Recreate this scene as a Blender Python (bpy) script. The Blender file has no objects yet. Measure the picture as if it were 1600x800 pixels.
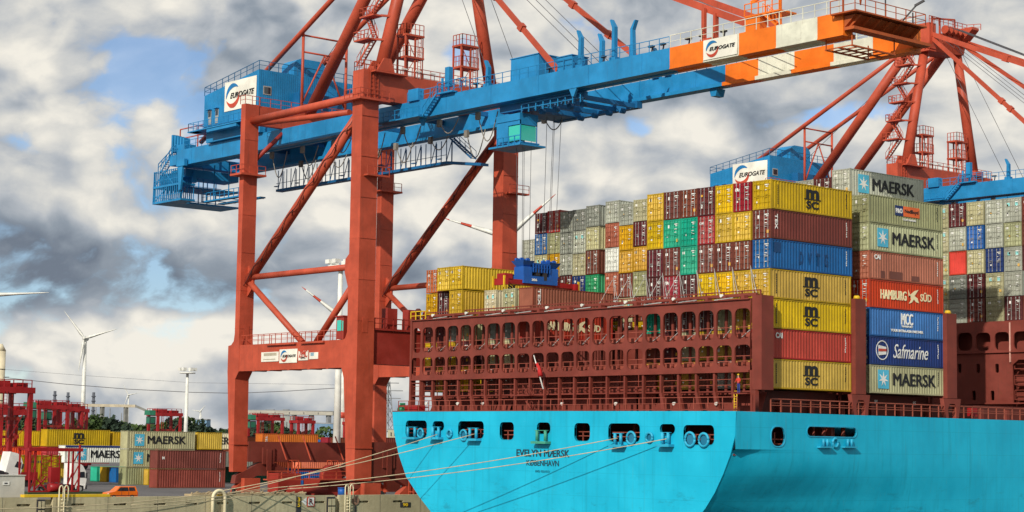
import bpy, math, random
import numpy as np
from mathutils import Vector, Matrix
rnd = random.Random(7)
S = bpy.context.scene
COL = S.collection
R_ = math.radians
# ------------------------------------------------------------------ camera
F_PX, W_PX = 2950.0, 1600.0
TL, PITCH, ROLL, ZC = R_(40.5), math.atan(294 / 2950), R_(.85), 7.5
_s, _c = math.sin(TL), math.cos(TL)
_right = Vector((_s, _c, 0)); _fh = Vector((-_c, _s, 0)); _up = Vector((0, 0, 1))
C_F = _fh * math.cos(PITCH) + _up * math.sin(PITCH)
_u0 = _up * math.cos(PITCH) - _fh * math.sin(PITCH)
C_R = _right * math.cos(ROLL) + _u0 * math.sin(ROLL)
C_U = _u0 * math.cos(ROLL) - _right * math.sin(ROLL)
cam = bpy.data.objects.new('camera', bpy.data.cameras.new('camera'))
COL.objects.link(cam); S.camera = cam
cam.data.sensor_width = 36; cam.data.lens = 36 * F_PX / W_PX
cam.data.clip_start = 1; cam.data.clip_end = 30000
m3 = Matrix((C_R, C_U, -C_F)).transposed()
cam.matrix_world = Matrix.Translation((0, 0, ZC)) @ m3.to_4x4()

def ray(x, y): return C_F + C_R * ((x - 800) / F_PX) - C_U * ((y - 400) / F_PX)
def aY(x, y, Y): q = ray(x, y); return q * (Y / q.y) + Vector((0, 0, ZC))
def aX(x, y, X): q = ray(x, y); return q * (X / q.x) + Vector((0, 0, ZC))
def aD(x, y, D): q = ray(x, y); return q * (D / q.dot(_fh)) + Vector((0, 0, ZC))

# ------------------------------------------------------------------ sun, sky
SUN = Vector((.35, -.78, .50)).normalized()
sl = bpy.data.lights.new('sun', 'SUN'); sl.energy = 4.0; sl.angle = R_(.5); sl.color = (1, .93, .82)
so = bpy.data.objects.new('sun', sl); COL.objects.link(so)
so.rotation_euler = (-SUN).to_track_quat('-Z', 'Y').to_euler(); so.location = (0, 0, 100)
S.view_settings.view_transform = 'Standard'; S.view_settings.look = 'None'
S.view_settings.exposure = 0.0; S.view_settings.gamma = 1

class NT:
    def __init__(s, t): s.t = t; s.n = t.nodes; s.l = t.links
    def new(s, k, **kw):
        n = s.n.new(k)
        for a, b in kw.items(): setattr(n, a, b)
        return n
    def put(s, sock, v):
        if hasattr(v, 'is_output') or isinstance(v, bpy.types.NodeSocket): s.l.new(v, sock)
        else: sock.default_value = v
    def math(s, op, a, b=0.0, c=0.0, clamp=False):
        n = s.new('ShaderNodeMath', operation=op, use_clamp=clamp)
        s.put(n.inputs[0], a); s.put(n.inputs[1], b); s.put(n.inputs[2], c); return n.outputs[0]
    def vmath(s, op, a, b=(0, 0, 0)):
        n = s.new('ShaderNodeVectorMath', operation=op); s.put(n.inputs[0], a); s.put(n.inputs[1], b)
        return n.outputs['Value'] if op in ('LENGTH', 'DOT_PRODUCT', 'DISTANCE') else n.outputs[0]
    def noise(s, v, sc, det=3, ro=.5, dist=0.0):
        n = s.new('ShaderNodeTexNoise'); s.put(n.inputs['Vector'], v)
        n.inputs['Scale'].default_value = sc; n.inputs['Detail'].default_value = det
        n.inputs['Roughness'].default_value = ro; n.inputs['Distortion'].default_value = dist
        return n.outputs['Fac']
    def smooth(s, v, a, b, lo=0.0, hi=1.0):
        n = s.new('ShaderNodeMapRange', interpolation_type='SMOOTHSTEP'); s.put(n.inputs['Value'], v)
        n.inputs['From Min'].default_value = a; n.inputs['From Max'].default_value = b
        n.inputs['To Min'].default_value = lo; n.inputs['To Max'].default_value = hi; return n.outputs[0]
    def mix(s, f, a, b, bt='MIX'):
        n = s.new('ShaderNodeMix', data_type='RGBA', blend_type=bt)
        s.put(n.inputs[0], f); s.put(n.inputs[6], a); s.put(n.inputs[7], b); return n.outputs[2]

w = bpy.data.worlds.new('World'); S.world = w; w.use_nodes = True; w.cycles.sampling_method = 'MANUAL'; w.cycles.sample_map_resolution = 512
k = NT(w.node_tree); k.n.clear()
tc = k.new('ShaderNodeTexCoord').outputs['Generated']
sky = k.new('ShaderNodeTexSky', sky_type='NISHITA'); sky.sun_disc = False; sky.dust_density = .15; sky.air_density = 1.0; sky.ozone_density = 3.0
sky.sun_elevation = math.asin(SUN.z); sky.sun_rotation = math.atan2(SUN.x, SUN.y)
bg1 = k.new('ShaderNodeBackground'); k.l.new(k.mix(1.0, sky.outputs[0], (.86, .93, 1.06, 1), 'MULTIPLY'), bg1.inputs[0]); bg1.inputs[1].default_value = .12
d = k.vmath('MULTIPLY', tc, (1, 1, 1.5))
def wrap(v, sc, amt):
    n = k.new('ShaderNodeTexNoise'); k.put(n.inputs['Vector'], v); n.inputs['Scale'].default_value = sc; n.inputs['Detail'].default_value = 3
    return k.vmath('MULTIPLY', k.vmath('SUBTRACT', n.outputs['Color'], (.5, .5, .5)), (amt, amt, amt * .7))
wv = wrap(d, 7, .07)
p = k.vmath('ADD', k.vmath('ADD', d, wv), wrap(d, 28, .012))
LO = Vector((.35, .25, .9)).normalized()
def puff(v):   # billowy cloud field: big masses plus rounded lumps
    n = k.noise(v, 5.2, 4, .5)
    vo = k.new('ShaderNodeTexVoronoi', feature='F1'); k.put(vo.inputs['Vector'], v); vo.inputs['Scale'].default_value = 19
    vo.inputs['Detail'].default_value = 2.0; vo.inputs['Roughness'].default_value = .55
    b = k.math('MULTIPLY', vo.outputs['Distance'], -.22)
    return k.math('ADD', k.math('ADD', n, b), .09)
off = k.vmath('ADD', p, tuple(LO * .022)); off2 = k.vmath('ADD', p, tuple(LO * .07))
n1 = puff(p); n2 = puff(off); n3 = k.noise(off2, 5.2, 3, .5); n0 = k.noise(p, 5.2, 3, .5); fine = k.noise(p, 60, 4, .62)
big = k.noise(k.vmath('ADD', d, (3.1, 1.7, .4)), 5.0, 3, .5)
def blob(px, py, rx, ry):
    c0 = ray(px, py).normalized(); sx = F_PX / rx; sy = F_PX / ry
    v = k.vmath('MULTIPLY', k.vmath('SUBTRACT', k.vmath('ADD', tc, k.vmath('MULTIPLY', wv, (.7, .7, .6))), tuple(c0)), (sx, sx, sy))
    return k.smooth(k.vmath('LENGTH', v), 0.0, 1.6, 1.0, 0.0)
def addblobs(base, lst):
    for (px, py, rx, ry, wgt) in lst: base = k.math('MULTIPLY_ADD', blob(px, py, rx, ry), wgt, base)
    return base
hole = k.math('MULTIPLY_ADD', k.math('SUBTRACT', fine, .5), .2, n1)
hole = addblobs(hole, [(212, 115, 50, 45, -.26), (20, 225, 40, 25, -.18), (160, 60, 100, 50, -.08), (700, 88, 40, 60, -.32), (1370, 185, 130, 26, -.28), (1015, 190, 40, 25, -.20), (1240, 190, 70, 22, -.10),
                     (900, 55, 90, 50, -.20), (1140, 140, 60, 40, -.12), (300, 530, 120, 30, -.18), (440, 475, 80, 25, -.14), (60, 590, 120, 25, -.10), (260, 585, 90, 20, -.10), (1560, 260, 60, 40, .1), (640, 100, 80, 90, .12)])
cov = k.math('MAXIMUM', k.smooth(hole, .10, .25), .30)
lit = k.math('MULTIPLY_ADD', k.math('SUBTRACT', n1, n2), 2.2, .64)
lit = k.math('MULTIPLY_ADD', k.math('SUBTRACT', n0, n3), .9, lit)
lit = k.math('MULTIPLY_ADD', k.math('SUBTRACT', big, .5), .3, lit)
lit = k.math('MULTIPLY_ADD', k.math('SUBTRACT', fine, .5), .42, lit)
lit = addblobs(lit, [(150, 425, 520, 62, -.50), (40, 330, 200, 50, -.20), (330, 290, 120, 50, -.08), (1500, 40, 260, 120, -.14), (1200, 215, 150, 55, -.16), (860, 240, 80, 120, -.08),
                     (480, 350, 170, 80, .30), (1010, 235, 120, 60, .28), (640, 90, 80, 75, .34), (100, 190, 200, 90, .12), (330, 60, 160, 60, .0), (220, 230, 120, 50, .12),
                     (700, 330, 110, 80, .28), (80, 510, 120, 70, .24), (300, 520, 100, 40, .20), (1420, 250, 300, 60, .14), (1000, 40, 160, 50, .10), (560, 250, 100, 60, .1), (1110, 195, 60, 40, .2)])
ramp = k.new('ShaderNodeValToRGB'); k.l.new(lit, ramp.inputs[0])
cr = ramp.color_ramp
cr.elements[0].position = 0.0; cr.elements[0].color = (.17, .205, .26, 1)
cr.elements[1].position = 1.0; cr.elements[1].color = (.90, .86, .77, 1)
for pos, c in ((.30, (.29, .335, .39, 1)), (.55, (.47, .50, .535, 1)), (.80, (.71, .70, .66, 1))):
    e = cr.elements.new(pos); e.color = c
bg2 = k.new('ShaderNodeBackground'); k.l.new(ramp.outputs[0], bg2.inputs[0]); bg2.inputs[1].default_value = 1.0
mx = k.new('ShaderNodeMixShader'); k.l.new(cov, mx.inputs[0]); k.l.new(bg1.outputs[0], mx.inputs[1]); k.l.new(bg2.outputs[0], mx.inputs[2])
wo = k.new('ShaderNodeOutputWorld'); k.l.new(mx.outputs[0], wo.inputs[0])

# ------------------------------------------------------------------ materials
MATS = {}
def paint(name, col, rough=.55, dirt=.35, rust=0.0, streak=.3, scale=1.0, dcol=(.05, .035, .025), metal=0.0, bump=0.0, vary=0.0):
    if name in MATS: return MATS[name]
    m = bpy.data.materials.new(name); m.use_nodes = True; k = NT(m.node_tree)
    b = k.n['Principled BSDF']
    g = k.new('ShaderNodeNewGeometry').outputs['Position']
    base = col + (1,)
    v = k.noise(g, .35 * scale, 5, .6)
    c = k.mix(k.smooth(v, .35, .7), tuple(x * .86 for x in col) + (1,), tuple(min(1, x * 1.14 + .004) for x in col) + (1,))
    if vary:
        wn = k.new('ShaderNodeTexWhiteNoise', noise_dimensions='3D'); k.l.new(k.new('ShaderNodeObjectInfo').outputs['Location'], wn.inputs['Vector'])
        hs = k.new('ShaderNodeHueSaturation'); k.l.new(c, hs.inputs['Color']); sp_ = k.new('ShaderNodeSeparateColor'); k.l.new(wn.outputs['Color'], sp_.inputs[0])
        k.put(hs.inputs['Value'], k.smooth(sp_.outputs[0], 0, 1, 1 - vary, 1 + vary * .7)); k.put(hs.inputs['Saturation'], k.smooth(sp_.outputs[1], 0, 1, 1 - vary * .45, 1.08)); k.put(hs.inputs['Hue'], k.smooth(sp_.outputs[2], 0, 1, .492, .508)); c = hs.outputs[0]
    if streak:
        sv = k.noise(k.vmath('MULTIPLY', g, (2.6, 2.6, .13)), 1.0 * scale, 5, .65)
        c = k.mix(k.math('MULTIPLY', k.smooth(sv, .52, .78), streak), c, tuple(x * .45 + y * .5 for x, y in zip(col, dcol)) + (1,))
    if dirt:
        dv = k.noise(g, 1.7 * scale, 7, .7)
        c = k.mix(k.math('MULTIPLY', k.smooth(dv, .5, .75), dirt), c, tuple(x * .5 + y * .5 for x, y in zip(col, dcol)) + (1,))
    if rust:
        rv = k.noise(k.vmath('MULTIPLY', g, (1, 1, .5)), 2.3 * scale, 8, .72)
        c = k.mix(k.math('MULTIPLY', k.smooth(rv, .58, .68), rust), c, (.14, .045, .015, 1))
    k.l.new(c, b.inputs['Base Color'])
    k.put(b.inputs['Roughness'], k.smooth(v, .3, .7, max(.05, rough - .1), min(1, rough + .12)))
    b.inputs['Metallic'].default_value = metal
    b.inputs['Specular IOR Level'].default_value = .35
    if bump:
        bn = k.new('ShaderNodeBump'); bn.inputs['Strength'].default_value = bump; bn.inputs['Distance'].default_value = .05
        k.l.new(k.noise(g, 6 * scale, 4, .6), bn.inputs['Height']); k.l.new(bn.outputs[0], b.inputs['Normal'])
    MATS[name] = m; return m
RED = paint('crane_red', (.45, .070, .032), .55, .35, .16, .55)
DRED = paint('crane_red_dark', (.30, .030, .020), .5, .3, .1, .3)
BLUE = paint('crane_blue', (.012, .215, .47), .45, .22, .05, .3)
BORANGE = paint('boom_orange', (.80, .17, .008), .5, .2, .08, .25)
BCREAM = paint('boom_cream', (.66, .66, .54), .5, .3, .25, .5)
DARK = paint('dark_steel', (.035, .035, .04), .6, .3, .1, .2)
GALV = paint('galvanised', (.42, .42, .40), .45, .3, .1, .2, metal=.3)
WHITE = paint('white_paint', (.78, .78, .74), .5, .15, .05, .2)
ROPE = paint('mooring_rope', (.50, .42, .27), .9, .5, 0, 0, 3)
ROPEW = paint('steel_wire', (.10, .10, .11), .5, .2, 0, 0)
SHIPB = paint('ship_brown', (.185, .034, .022), .65, .45, .45, .55)
SHIPD = paint('ship_brown_dark', (.10, .020, .014), .7, .3, .15, .3)
YEL = paint('safety_yellow', (.72, .47, .015), .5, .3, .1, .3)
CONC = paint('concrete', (.46, .405, .25), .9, .65, .25, .9, .7, (.10, .085, .05), bump=.4)
ASPH = paint('asphalt', (.115, .110, .112), .9, .35, 0, 0, .25, bump=.2)
RUBBER = paint('rubber', (.018, .018, .018), .8, .2, 0, 0)
SRED = paint('carrier_red', (.30, .010, .012), .45, .25, .05, .2)
ORANGE = paint('vehicle_orange', (.85, .17, .01), .35, .1, 0, 0)
BLACKT = paint('black_lettering', (.012, .013, .016), .6, .1, 0, 0)
MAST = paint('mast_white', (.72, .72, .66), .5, .15, 0, .25)
SPB = paint('spreader_blue', (.010, .10, .42), .45, .4, .1, .3)
GREEN = paint('green_paint', (.02, .22, .10), .5, .3, 0, .2)
def glassm(name, col, ro=.08):
    m = bpy.data.materials.new(name); m.use_nodes = True; b = m.node_tree.nodes['Principled BSDF']
    b.inputs['Base Color'].default_value = col + (1,); b.inputs['Roughness'].default_value = ro
    b.inputs['Specular IOR Level'].default_value = .9; return m
GLASS = glassm('dark_glass', (.02, .03, .04)); GLASSG = glassm('green_glass', (.03, .50, .40), .15)
def hullmat():
    m = bpy.data.materials.new('hull_blue'); m.use_nodes = True; k = NT(m.node_tree); b = k.n['Principled BSDF']
    g = k.new('ShaderNodeNewGeometry').outputs['Position']
    col = (.005, .40, .60)
    v = k.noise(g, .16, 5, .6)
    c = k.mix(k.smooth(v, .35, .68), (.005, .385, .585, 1), (.010, .46, .68, 1))
    s1 = k.noise(k.vmath('MULTIPLY', g, (1.6, 1.6, .07)), 1, 6, .65)
    c = k.mix(k.math('MULTIPLY', k.smooth(s1, .5, .78), .42), c, (.006, .24, .33, 1))
    s2 = k.noise(k.vmath('MULTIPLY', g, (3.4, 3.4, .10)), 1, 6, .7)
    c = k.mix(k.math('MULTIPLY', k.smooth(s2, .60, .74), .30), c, (.10, .30, .24, 1))
    sc = k.noise(k.vmath('MULTIPLY', g, (.5, .5, 3)), 1.6, 8, .75)
    c = k.mix(k.math('MULTIPLY', k.smooth(sc, .60, .70), .22), c, (.10, .50, .66, 1))
    sx = k.new('ShaderNodeSeparateXYZ'); k.l.new(g, sx.inputs[0])
    def line(co, per, w_): return k.math('LESS_THAN', k.math('FRACT', k.math('DIVIDE', co, per)), w_ / per)
    seam = k.math('MAXIMUM', k.math('MAXIMUM', line(sx.outputs[2], 2.35, .05), line(sx.outputs[1], 9.3, .06)), line(sx.outputs[0], 8.9, .06))
    c = k.mix(k.math('MULTIPLY', seam, .28), c, (.004, .22, .33, 1))
    scf = k.noise(k.vmath('MULTIPLY', g, (.35, .35, 1.2)), .9, 9, .8); zm = k.smooth(sx.outputs[2], 6.5, 0.5)
    c = k.mix(k.math('MULTIPLY', k.math('MULTIPLY', k.smooth(scf, .54, .66), zm), .5), c, (.01, .17, .24, 1))
    ru = k.noise(k.vmath('MULTIPLY', g, (4.5, 4.5, .16)), 1.1, 6, .7); zr = k.smooth(sx.outputs[2], 2.5, 8.0)
    c = k.mix(k.math('MULTIPLY', k.math('MULTIPLY', k.smooth(ru, .63, .73), zr), .40), c, (.16, .17, .12, 1))
    k.l.new(c, b.inputs['Base Color']); b.inputs['Specular IOR Level'].default_value = .3
    k.put(b.inputs['Roughness'], k.smooth(v, .3, .7, .42, .6))
    bn = k.new('ShaderNodeBump'); bn.inputs['Strength'].default_value = .35; bn.inputs['Distance'].default_value = .12
    k.l.new(k.noise(k.vmath('MULTIPLY', g, (1, 1, .6)), .55, 2, .5), bn.inputs['Height']); k.l.new(bn.outputs[0], b.inputs['Normal'])
    return m
HULL = hullmat(); HULLP = paint('fairlead_blue', (.02, .36, .56), .5, .4, .2, .4)
HULLG = paint('boot_green', (.01, .10, .07), .6, .3, .1, .3)

# ------------------------------------------------------------------ mesh tools
def mark(o, label=None, cat=None, group=None, kind=None):
    if label: o['label'] = label
    if cat: o['category'] = cat
    if group: o['group'] = group
    if kind: o['kind'] = kind
    return o
def wloc(o):
    v = Vector((0, 0, 0))
    while o is not None: v = v + o.location; o = o.parent
    return v
def thing(name, label, cat, loc=(0, 0, 0), group=None):
    o = bpy.data.objects.new(name, None); COL.objects.link(o); o.location = loc; o.empty_display_size = .5
    return mark(o, label, cat, group)
def link(name, me, parent=None):
    o = bpy.data.objects.new(name, me); COL.objects.link(o)
    if parent is not None: o.parent = parent
    return o
ONEPIECE = {'weld_seam', 'cladding_seams', 'web_seam', 'panel_joint', 'side_code', 'tail_basket'}
class MB:
    def __init__(s): s.v = []; s.f = []; s.m = []; s.sm = []; s.st = []
    def add(s, vs, fs, m=0, smooth=False):
        b = len(s.v); s.st.append(b); s.v += [tuple(v) for v in vs]
        for f in fs: s.f.append([b + i for i in f]); s.m.append(m); s.sm.append(smooth)
        return s
    def box(s, x0, x1, y0, y1, z0, z1, m=0):
        if x0 > x1: x0, x1 = x1, x0
        if y0 > y1: y0, y1 = y1, y0
        if z0 > z1: z0, z1 = z1, z0
        return s.add([(x0, y0, z0), (x1, y0, z0), (x1, y1, z0), (x0, y1, z0), (x0, y0, z1), (x1, y0, z1), (x1, y1, z1), (x0, y1, z1)],
                     [(0, 3, 2, 1), (4, 5, 6, 7), (0, 1, 5, 4), (1, 2, 6, 5), (2, 3, 7, 6), (3, 0, 4, 7)], m)
    def hexa(s, a, b, m=0):
        return s.add(list(a) + list(b), [(0, 3, 2, 1), (4, 5, 6, 7), (0, 1, 5, 4), (1, 2, 6, 5), (2, 3, 7, 6), (3, 0, 4, 7)], m)
    def bar(s, p, q, w, h, m=0):
        p, q = Vector(p), Vector(q); d = (q - p).normalized()
        a = d.cross(Vector((0, 0, 1)))
        if a.length < 1e-3: a = Vector((1, 0, 0))
        a.normalize(); b = a.cross(d); a = a * (w / 2); b = b * (h / 2)
        return s.hexa([p - a - b, p + a - b, p + a + b, p - a + b], [q - a - b, q + a - b, q + a + b, q - a + b], m)
    def tube(s, p, q, r, r2=None, n=10, m=0):
        return s.path([p, q], r, n, m, r2)
    def path(s, pts, r, n=8, m=0, r2=None):
        pts = [Vector(p) for p in pts]; r2 = r if r2 is None else r2; b = len(s.v); s.st.append(b); N = len(pts)
        for i, p in enumerate(pts):
            d = (pts[min(i + 1, N - 1)] - pts[max(i - 1, 0)]).normalized()
            a = d.cross(Vector((0, 0, 1)));
            if a.length < 1e-3: a = Vector((1, 0, 0))
            a.normalize(); c = a.cross(d); rr = r + (r2 - r) * i / max(1, N - 1)
            for j in range(n):
                t = 2 * math.pi * j / n; s.v.append(tuple(p + a * (rr * math.cos(t)) + c * (rr * math.sin(t))))
        for i in range(N - 1):
            for j in range(n):
                s.f.append([b + i * n + j, b + i * n + (j + 1) % n, b + (i + 1) * n + (j + 1) % n, b + (i + 1) * n + j]); s.m.append(m); s.sm.append(True)
        for base, rev in ((b, False), (b + (N - 1) * n, True)):
            f = [base + j for j in range(n)]; s.f.append(f if rev else f[::-1]); s.m.append(m); s.sm.append(False)
        return s
    def prism(s, poly, axis, a0, a1, m=0):
        # poly in (u,v); axis 'Y': (x,z) ; 'X': (y,z) ; 'Z': (x,y)
        def P(u, v, a): return (u, a, v) if axis == 'Y' else (a, u, v) if axis == 'X' else (u, v, a)
        n = len(poly); vs = [P(u, v, a0) for u, v in poly] + [P(u, v, a1) for u, v in poly]
        fs = [list(range(n)), list(range(n, 2 * n))[::-1]] + [(i, (i + 1) % n, n + (i + 1) % n, n + i) for i in range(n)]
        return s.add(vs, fs, m)
    def rail(s, pts, h=1.1, sp=1.6, r=.035, m=0, mid=True):
        pts = [Vector(p) for p in pts]; up = Vector((0, 0, 1))
        for si, (a, b) in enumerate(zip(pts[:-1], pts[1:])):
            L = (b - a).length; n = max(1, round(L / sp)); ex = (b - a).normalized() * r * (1.02 if si else 0); h0 = h + .004 * si
            for i in range(1 if si else 0, n + 1):
                p = a.lerp(b, i / n); s.bar(p, p + up * h, r * 2, r * 2, m)
            s.bar(a + up * h0 + ex, b + up * h0, r * 2, r * 2, m)
            if mid: s.bar(a + up * h0 * .5 + ex, b + up * h0 * .5, r * 1.4, r * 1.4, m)
        return s
    def stair(s, p, q, wd=.8, m=0, rails=True, across=None):
        p, q = Vector(p), Vector(q); d = q - p; a = Vector(across) if across else d.cross(Vector((0, 0, 1))).normalized()
        a = a * wd / 2
        s.bar(p - a, q - a, .08, .22, m); s.bar(p + a, q + a, .08, .22, m)
        n = max(2, int(d.length / .4))
        for i in range(n + 1):
            c = p + d * (i / n); s.bar(c - a, c + a, .22, .05, m)
        if rails:
            up = Vector((0, 0, 1))
            for e in (-1, 1):
                s.bar(p + a * e + up, q + a * e + up, .06, .06, m)
                for i in range(0, 5): c = p + d * (i / 4) + a * e; s.bar(c, c + up, .05, .05, m)
        return s
    def ladder(s, p, h, m=0, ax=(0, 1, 0), wd=.5, cage=False):
        p = Vector(p); a = Vector(ax) * wd / 2
        for e in (-1, 1): s.bar(p + a * e, p + a * e + Vector((0, 0, h)), .07, .07, m)
        for i in range(int(h / .5)): z = Vector((0, 0, .4 + i * .5)); s.bar(p - a + z, p + a + z, .05, .05, m)
        return s
    def build(s, name, mats, parent=None, mesh_only=False):
        if parent is not None and not mesh_only and name not in ONEPIECE and len(s.st) > 1 and s.st[0] == 0:
            st = s.st + [len(s.v)]; V = np.array(s.v); k_ = len(s.st)
            if k_ <= 1200:
                lo = np.array([V[a:b].min(0) for a, b in zip(st, st[1:])]); hi = np.array([V[a:b].max(0) for a, b in zip(st, st[1:])])
                size = (hi - lo).max(1); gap = np.maximum(0, np.maximum(lo[:, None] - hi[None], lo[None] - hi[:, None]))
                near = np.sqrt((gap ** 2).sum(2)) <= np.maximum(.02, .5 * np.maximum(size[:, None], size[None]))
                lab = -np.ones(k_, int); n_ = 0
                for i in range(k_):
                    if lab[i] >= 0: continue
                    stack = [i]; lab[i] = n_
                    while stack:
                        j = stack.pop()
                        for q in np.nonzero(near[j] & (lab < 0))[0]: lab[q] = n_; stack.append(int(q))
                    n_ += 1
                if 1 < n_ <= 60:
                    vl = np.zeros(len(s.v), int)
                    for i, (a, b) in enumerate(zip(st, st[1:])): vl[a:b] = lab[i]
                    first = None
                    for g_ in range(n_):
                        idx = np.nonzero(vl == g_)[0]; mp = {int(o): i for i, o in enumerate(idx)}; sub = MB(); sub.v = [s.v[i] for i in idx]
                        for f, m, sm in zip(s.f, s.m, s.sm):
                            if f[0] in mp: sub.f.append([mp[i] for i in f]); sub.m.append(m); sub.sm.append(sm)
                        ob = sub.build(name, mats, parent); first = first or ob
                    return first
        me = bpy.data.meshes.new(name)
        o = wloc(parent) if parent is not None else Vector((0, 0, 0))
        me.from_pydata([(x - o.x, y - o.y, z - o.z) for x, y, z in s.v], [], s.f)
        for mm in (mats if isinstance(mats, (list, tuple)) else [mats]): me.materials.append(mm)
        me.polygons.foreach_set('material_index', s.m); me.polygons.foreach_set('use_smooth', s.sm); me.update()
        return me if mesh_only else link(name, me, parent)
def frame_M(o, u, v):
    u, v = Vector(u).normalized(), Vector(v).normalized(); n = u.cross(v)
    M = Matrix((u, v, n)).transposed().to_4x4(); M.translation = Vector(o); return M
def curve_mesh(cu, M, parent, name, mats):
    ob = bpy.data.objects.new('tmp', cu); me = bpy.data.meshes.new_from_object(ob)
    bpy.data.objects.remove(ob)
    me.transform(Matrix.Translation(-(wloc(parent) if parent is not None else Vector((0, 0, 0)))) @ M)
    me.materials.clear()
    for mm in (mats if isinstance(mats, (list, tuple)) else [mats]): me.materials.append(mm)
    me.name = name
    return me
def plate(name, outers, holes, th, M, mat, parent):
    cu = bpy.data.curves.new(name, 'CURVE'); cu.dimensions = '2D'; cu.fill_mode = 'BOTH'; cu.extrude = th / 2
    for poly in list(outers) + list(holes):
        sp = cu.splines.new('POLY'); sp.points.add(len(poly) - 1); sp.use_cyclic_u = True
        for i, (x, y) in enumerate(poly): sp.points[i].co = (x, y, 0, 1)
    return link(name, curve_mesh(cu, M, parent, name, mat), parent)
def text(body, h, M, mat, parent, name='lettering', wid=None, bold=.02, shear=0.0, align='CENTER', th=.012, space=1.0):
    multi = 'M' in body and bold > 0
    cu = bpy.data.curves.new(name, 'FONT'); cu.body = body; cu.size = h * 1.42; cu.offset = 0 if multi else bold * h; cu.shear = shear
    cu.align_x = 'LEFT'; cu.extrude = th; cu.space_character = space; cu.resolution_u = 3; cu.space_line = .8
    ob = bpy.data.objects.new('tmp', cu); me = bpy.data.meshes.new_from_object(ob); bpy.data.objects.remove(ob)
    xs = [v.co.x for v in me.vertices]; ys = [v.co.y for v in me.vertices]
    x0, x1, y0, y1 = min(xs), max(xs), min(ys), max(ys)
    sx = (wid / (x1 - x0)) if wid else 1.0; sy = h / (y1 - y0)
    ox = {'CENTER': (x0 + x1) / 2, 'LEFT': x0}[align]
    T = M @ Matrix.Diagonal((sx, sy, 1, 1)) @ Matrix.Translation((-ox, -(y0 + y1) / 2, 0))
    if multi:      # embolden by stepping copies sideways, each a few millimetres prouder
        vs = [v.co.copy() for v in me.vertices]; fs = [list(p.vertices) for p in me.polygons]; e = .045 * h / max(sx, .01); V2, F2 = [], []
        for q, (dx, dy) in enumerate(((-e, 0), (0, .02 * h), (e, 0), (0, -.02 * h))):
            b = len(V2); V2 += [(v.x + dx, v.y + dy, v.z + .004 * q) for v in vs]; F2 += [[b + i for i in f] for f in fs]
        me = bpy.data.meshes.new(name); me.from_pydata(V2, [], F2)
    me.transform(Matrix.Translation(-(wloc(parent) if parent is not None else Vector((0, 0, 0)))) @ T)
    me.materials.clear(); me.materials.append(mat); me.name = name
    return link(name, me, parent)
def rr(cx, cy, w, h, r, n=4):
    out = []; r = min(r, w / 2 - .01, h / 2 - .01)
    for (sx, sy, a0) in ((1, 1, 0), (-1, 1, 90), (-1, -1, 180), (1, -1, 270)):
        for i in range(n + 1):
            a = R_(a0 + 90 * i / n); out.append((cx + sx * (w / 2 - r) + r * math.cos(a), cy + sy * (h / 2 - r) + r * math.sin(a)))
    return out
def crescent(cx, cy, R, t, a0, a1, n=18):
    o, i_ = [], []
    for i in range(n + 1):
        f = i / n; a = R_(a0 + (a1 - a0) * f); ti = t * (math.sin(math.pi * min(1, f * 1.0)) ** .7 if 0 < f < 1 else .02)
        o.append((cx + R * math.cos(a), cy + R * math.sin(a))); i_.append((cx + (R - ti) * math.cos(a), cy + (R - ti) * math.sin(a)))
    return o + i_[::-1]
LBLUE = paint('logo_blue', (.01, .17, .42), .5, .1, 0, 0); LRED = paint('logo_red', (.50, .06, .03), .5, .1, 0, 0)
SIGNW = paint('sign_white', (.80, .78, .68), .5, .15, .05, .2)
def eurogate(o, u, v, w_, h_, parent, th=.06, back=True):
    """white board with the two-arc ring and slanted word; o is the lower left corner"""
    M = frame_M(o, u, v); n = Vector(u).cross(Vector(v)).normalized()
    brd = plate('sign_board', [[(0, 0), (w_, 0), (w_, h_), (0, h_)]], [], th, M, SIGNW, parent) if back else parent
    M2 = frame_M(Vector(o) + n * (th / 2 + .03), u, v); cx, cy, Rr = w_ * .27, h_ * .5, min(h_ * .42, w_ * .24)
    plate('emblem', [crescent(cx, cy, Rr, Rr * .38, 40, 190)], [], .03, M2, LBLUE, brd)
    plate('emblem', [crescent(cx, cy, Rr, Rr * .38, 200, 375)], [], .03, M2, LRED, brd)
    M3 = frame_M(Vector(o) + n * (th / 2 + .05) + Vector(u).normalized() * w_ * .57 + Vector(v).normalized() * h_ * .5, u, v)
    text('EUROGATE', h_ * .19, M3, BLACKT, brd, wid=w_ * .76, shear=.3, bold=.03)
    return brd
UX, UY, UZ = (1, 0, 0), (0, 1, 0), (0, 0, 1)

# ------------------------------------------------------------------ ground, quay, water
GX = -178.5
mb = MB(); mb.box(-9000, GX - 2.2, -1500, 9000, -6, 0)
mark(mb.build('ground', ASPH), kind='structure')
water = bpy.data.materials.new('harbour_water'); water.use_nodes = True; k = NT(water.node_tree); b = k.n['Principled BSDF']
b.inputs['Base Color'].default_value = (.012, .035, .035, 1); b.inputs['Roughness'].default_value = .12
bn = k.new('ShaderNodeBump'); bn.inputs['Strength'].default_value = .6; k.l.new(k.noise(k.new('ShaderNodeNewGeometry').outputs['Position'], .5, 5, .6), bn.inputs['Height']); k.l.new(bn.outputs[0], b.inputs['Normal'])
mb = MB(); mb.add([(-9000, -9000, -5), (9000, -9000, -5), (9000, 9000, -5), (-9000, 9000, -5)], [(0, 1, 2, 3)])
mark(mb.build('water', water), kind='structure')

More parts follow.
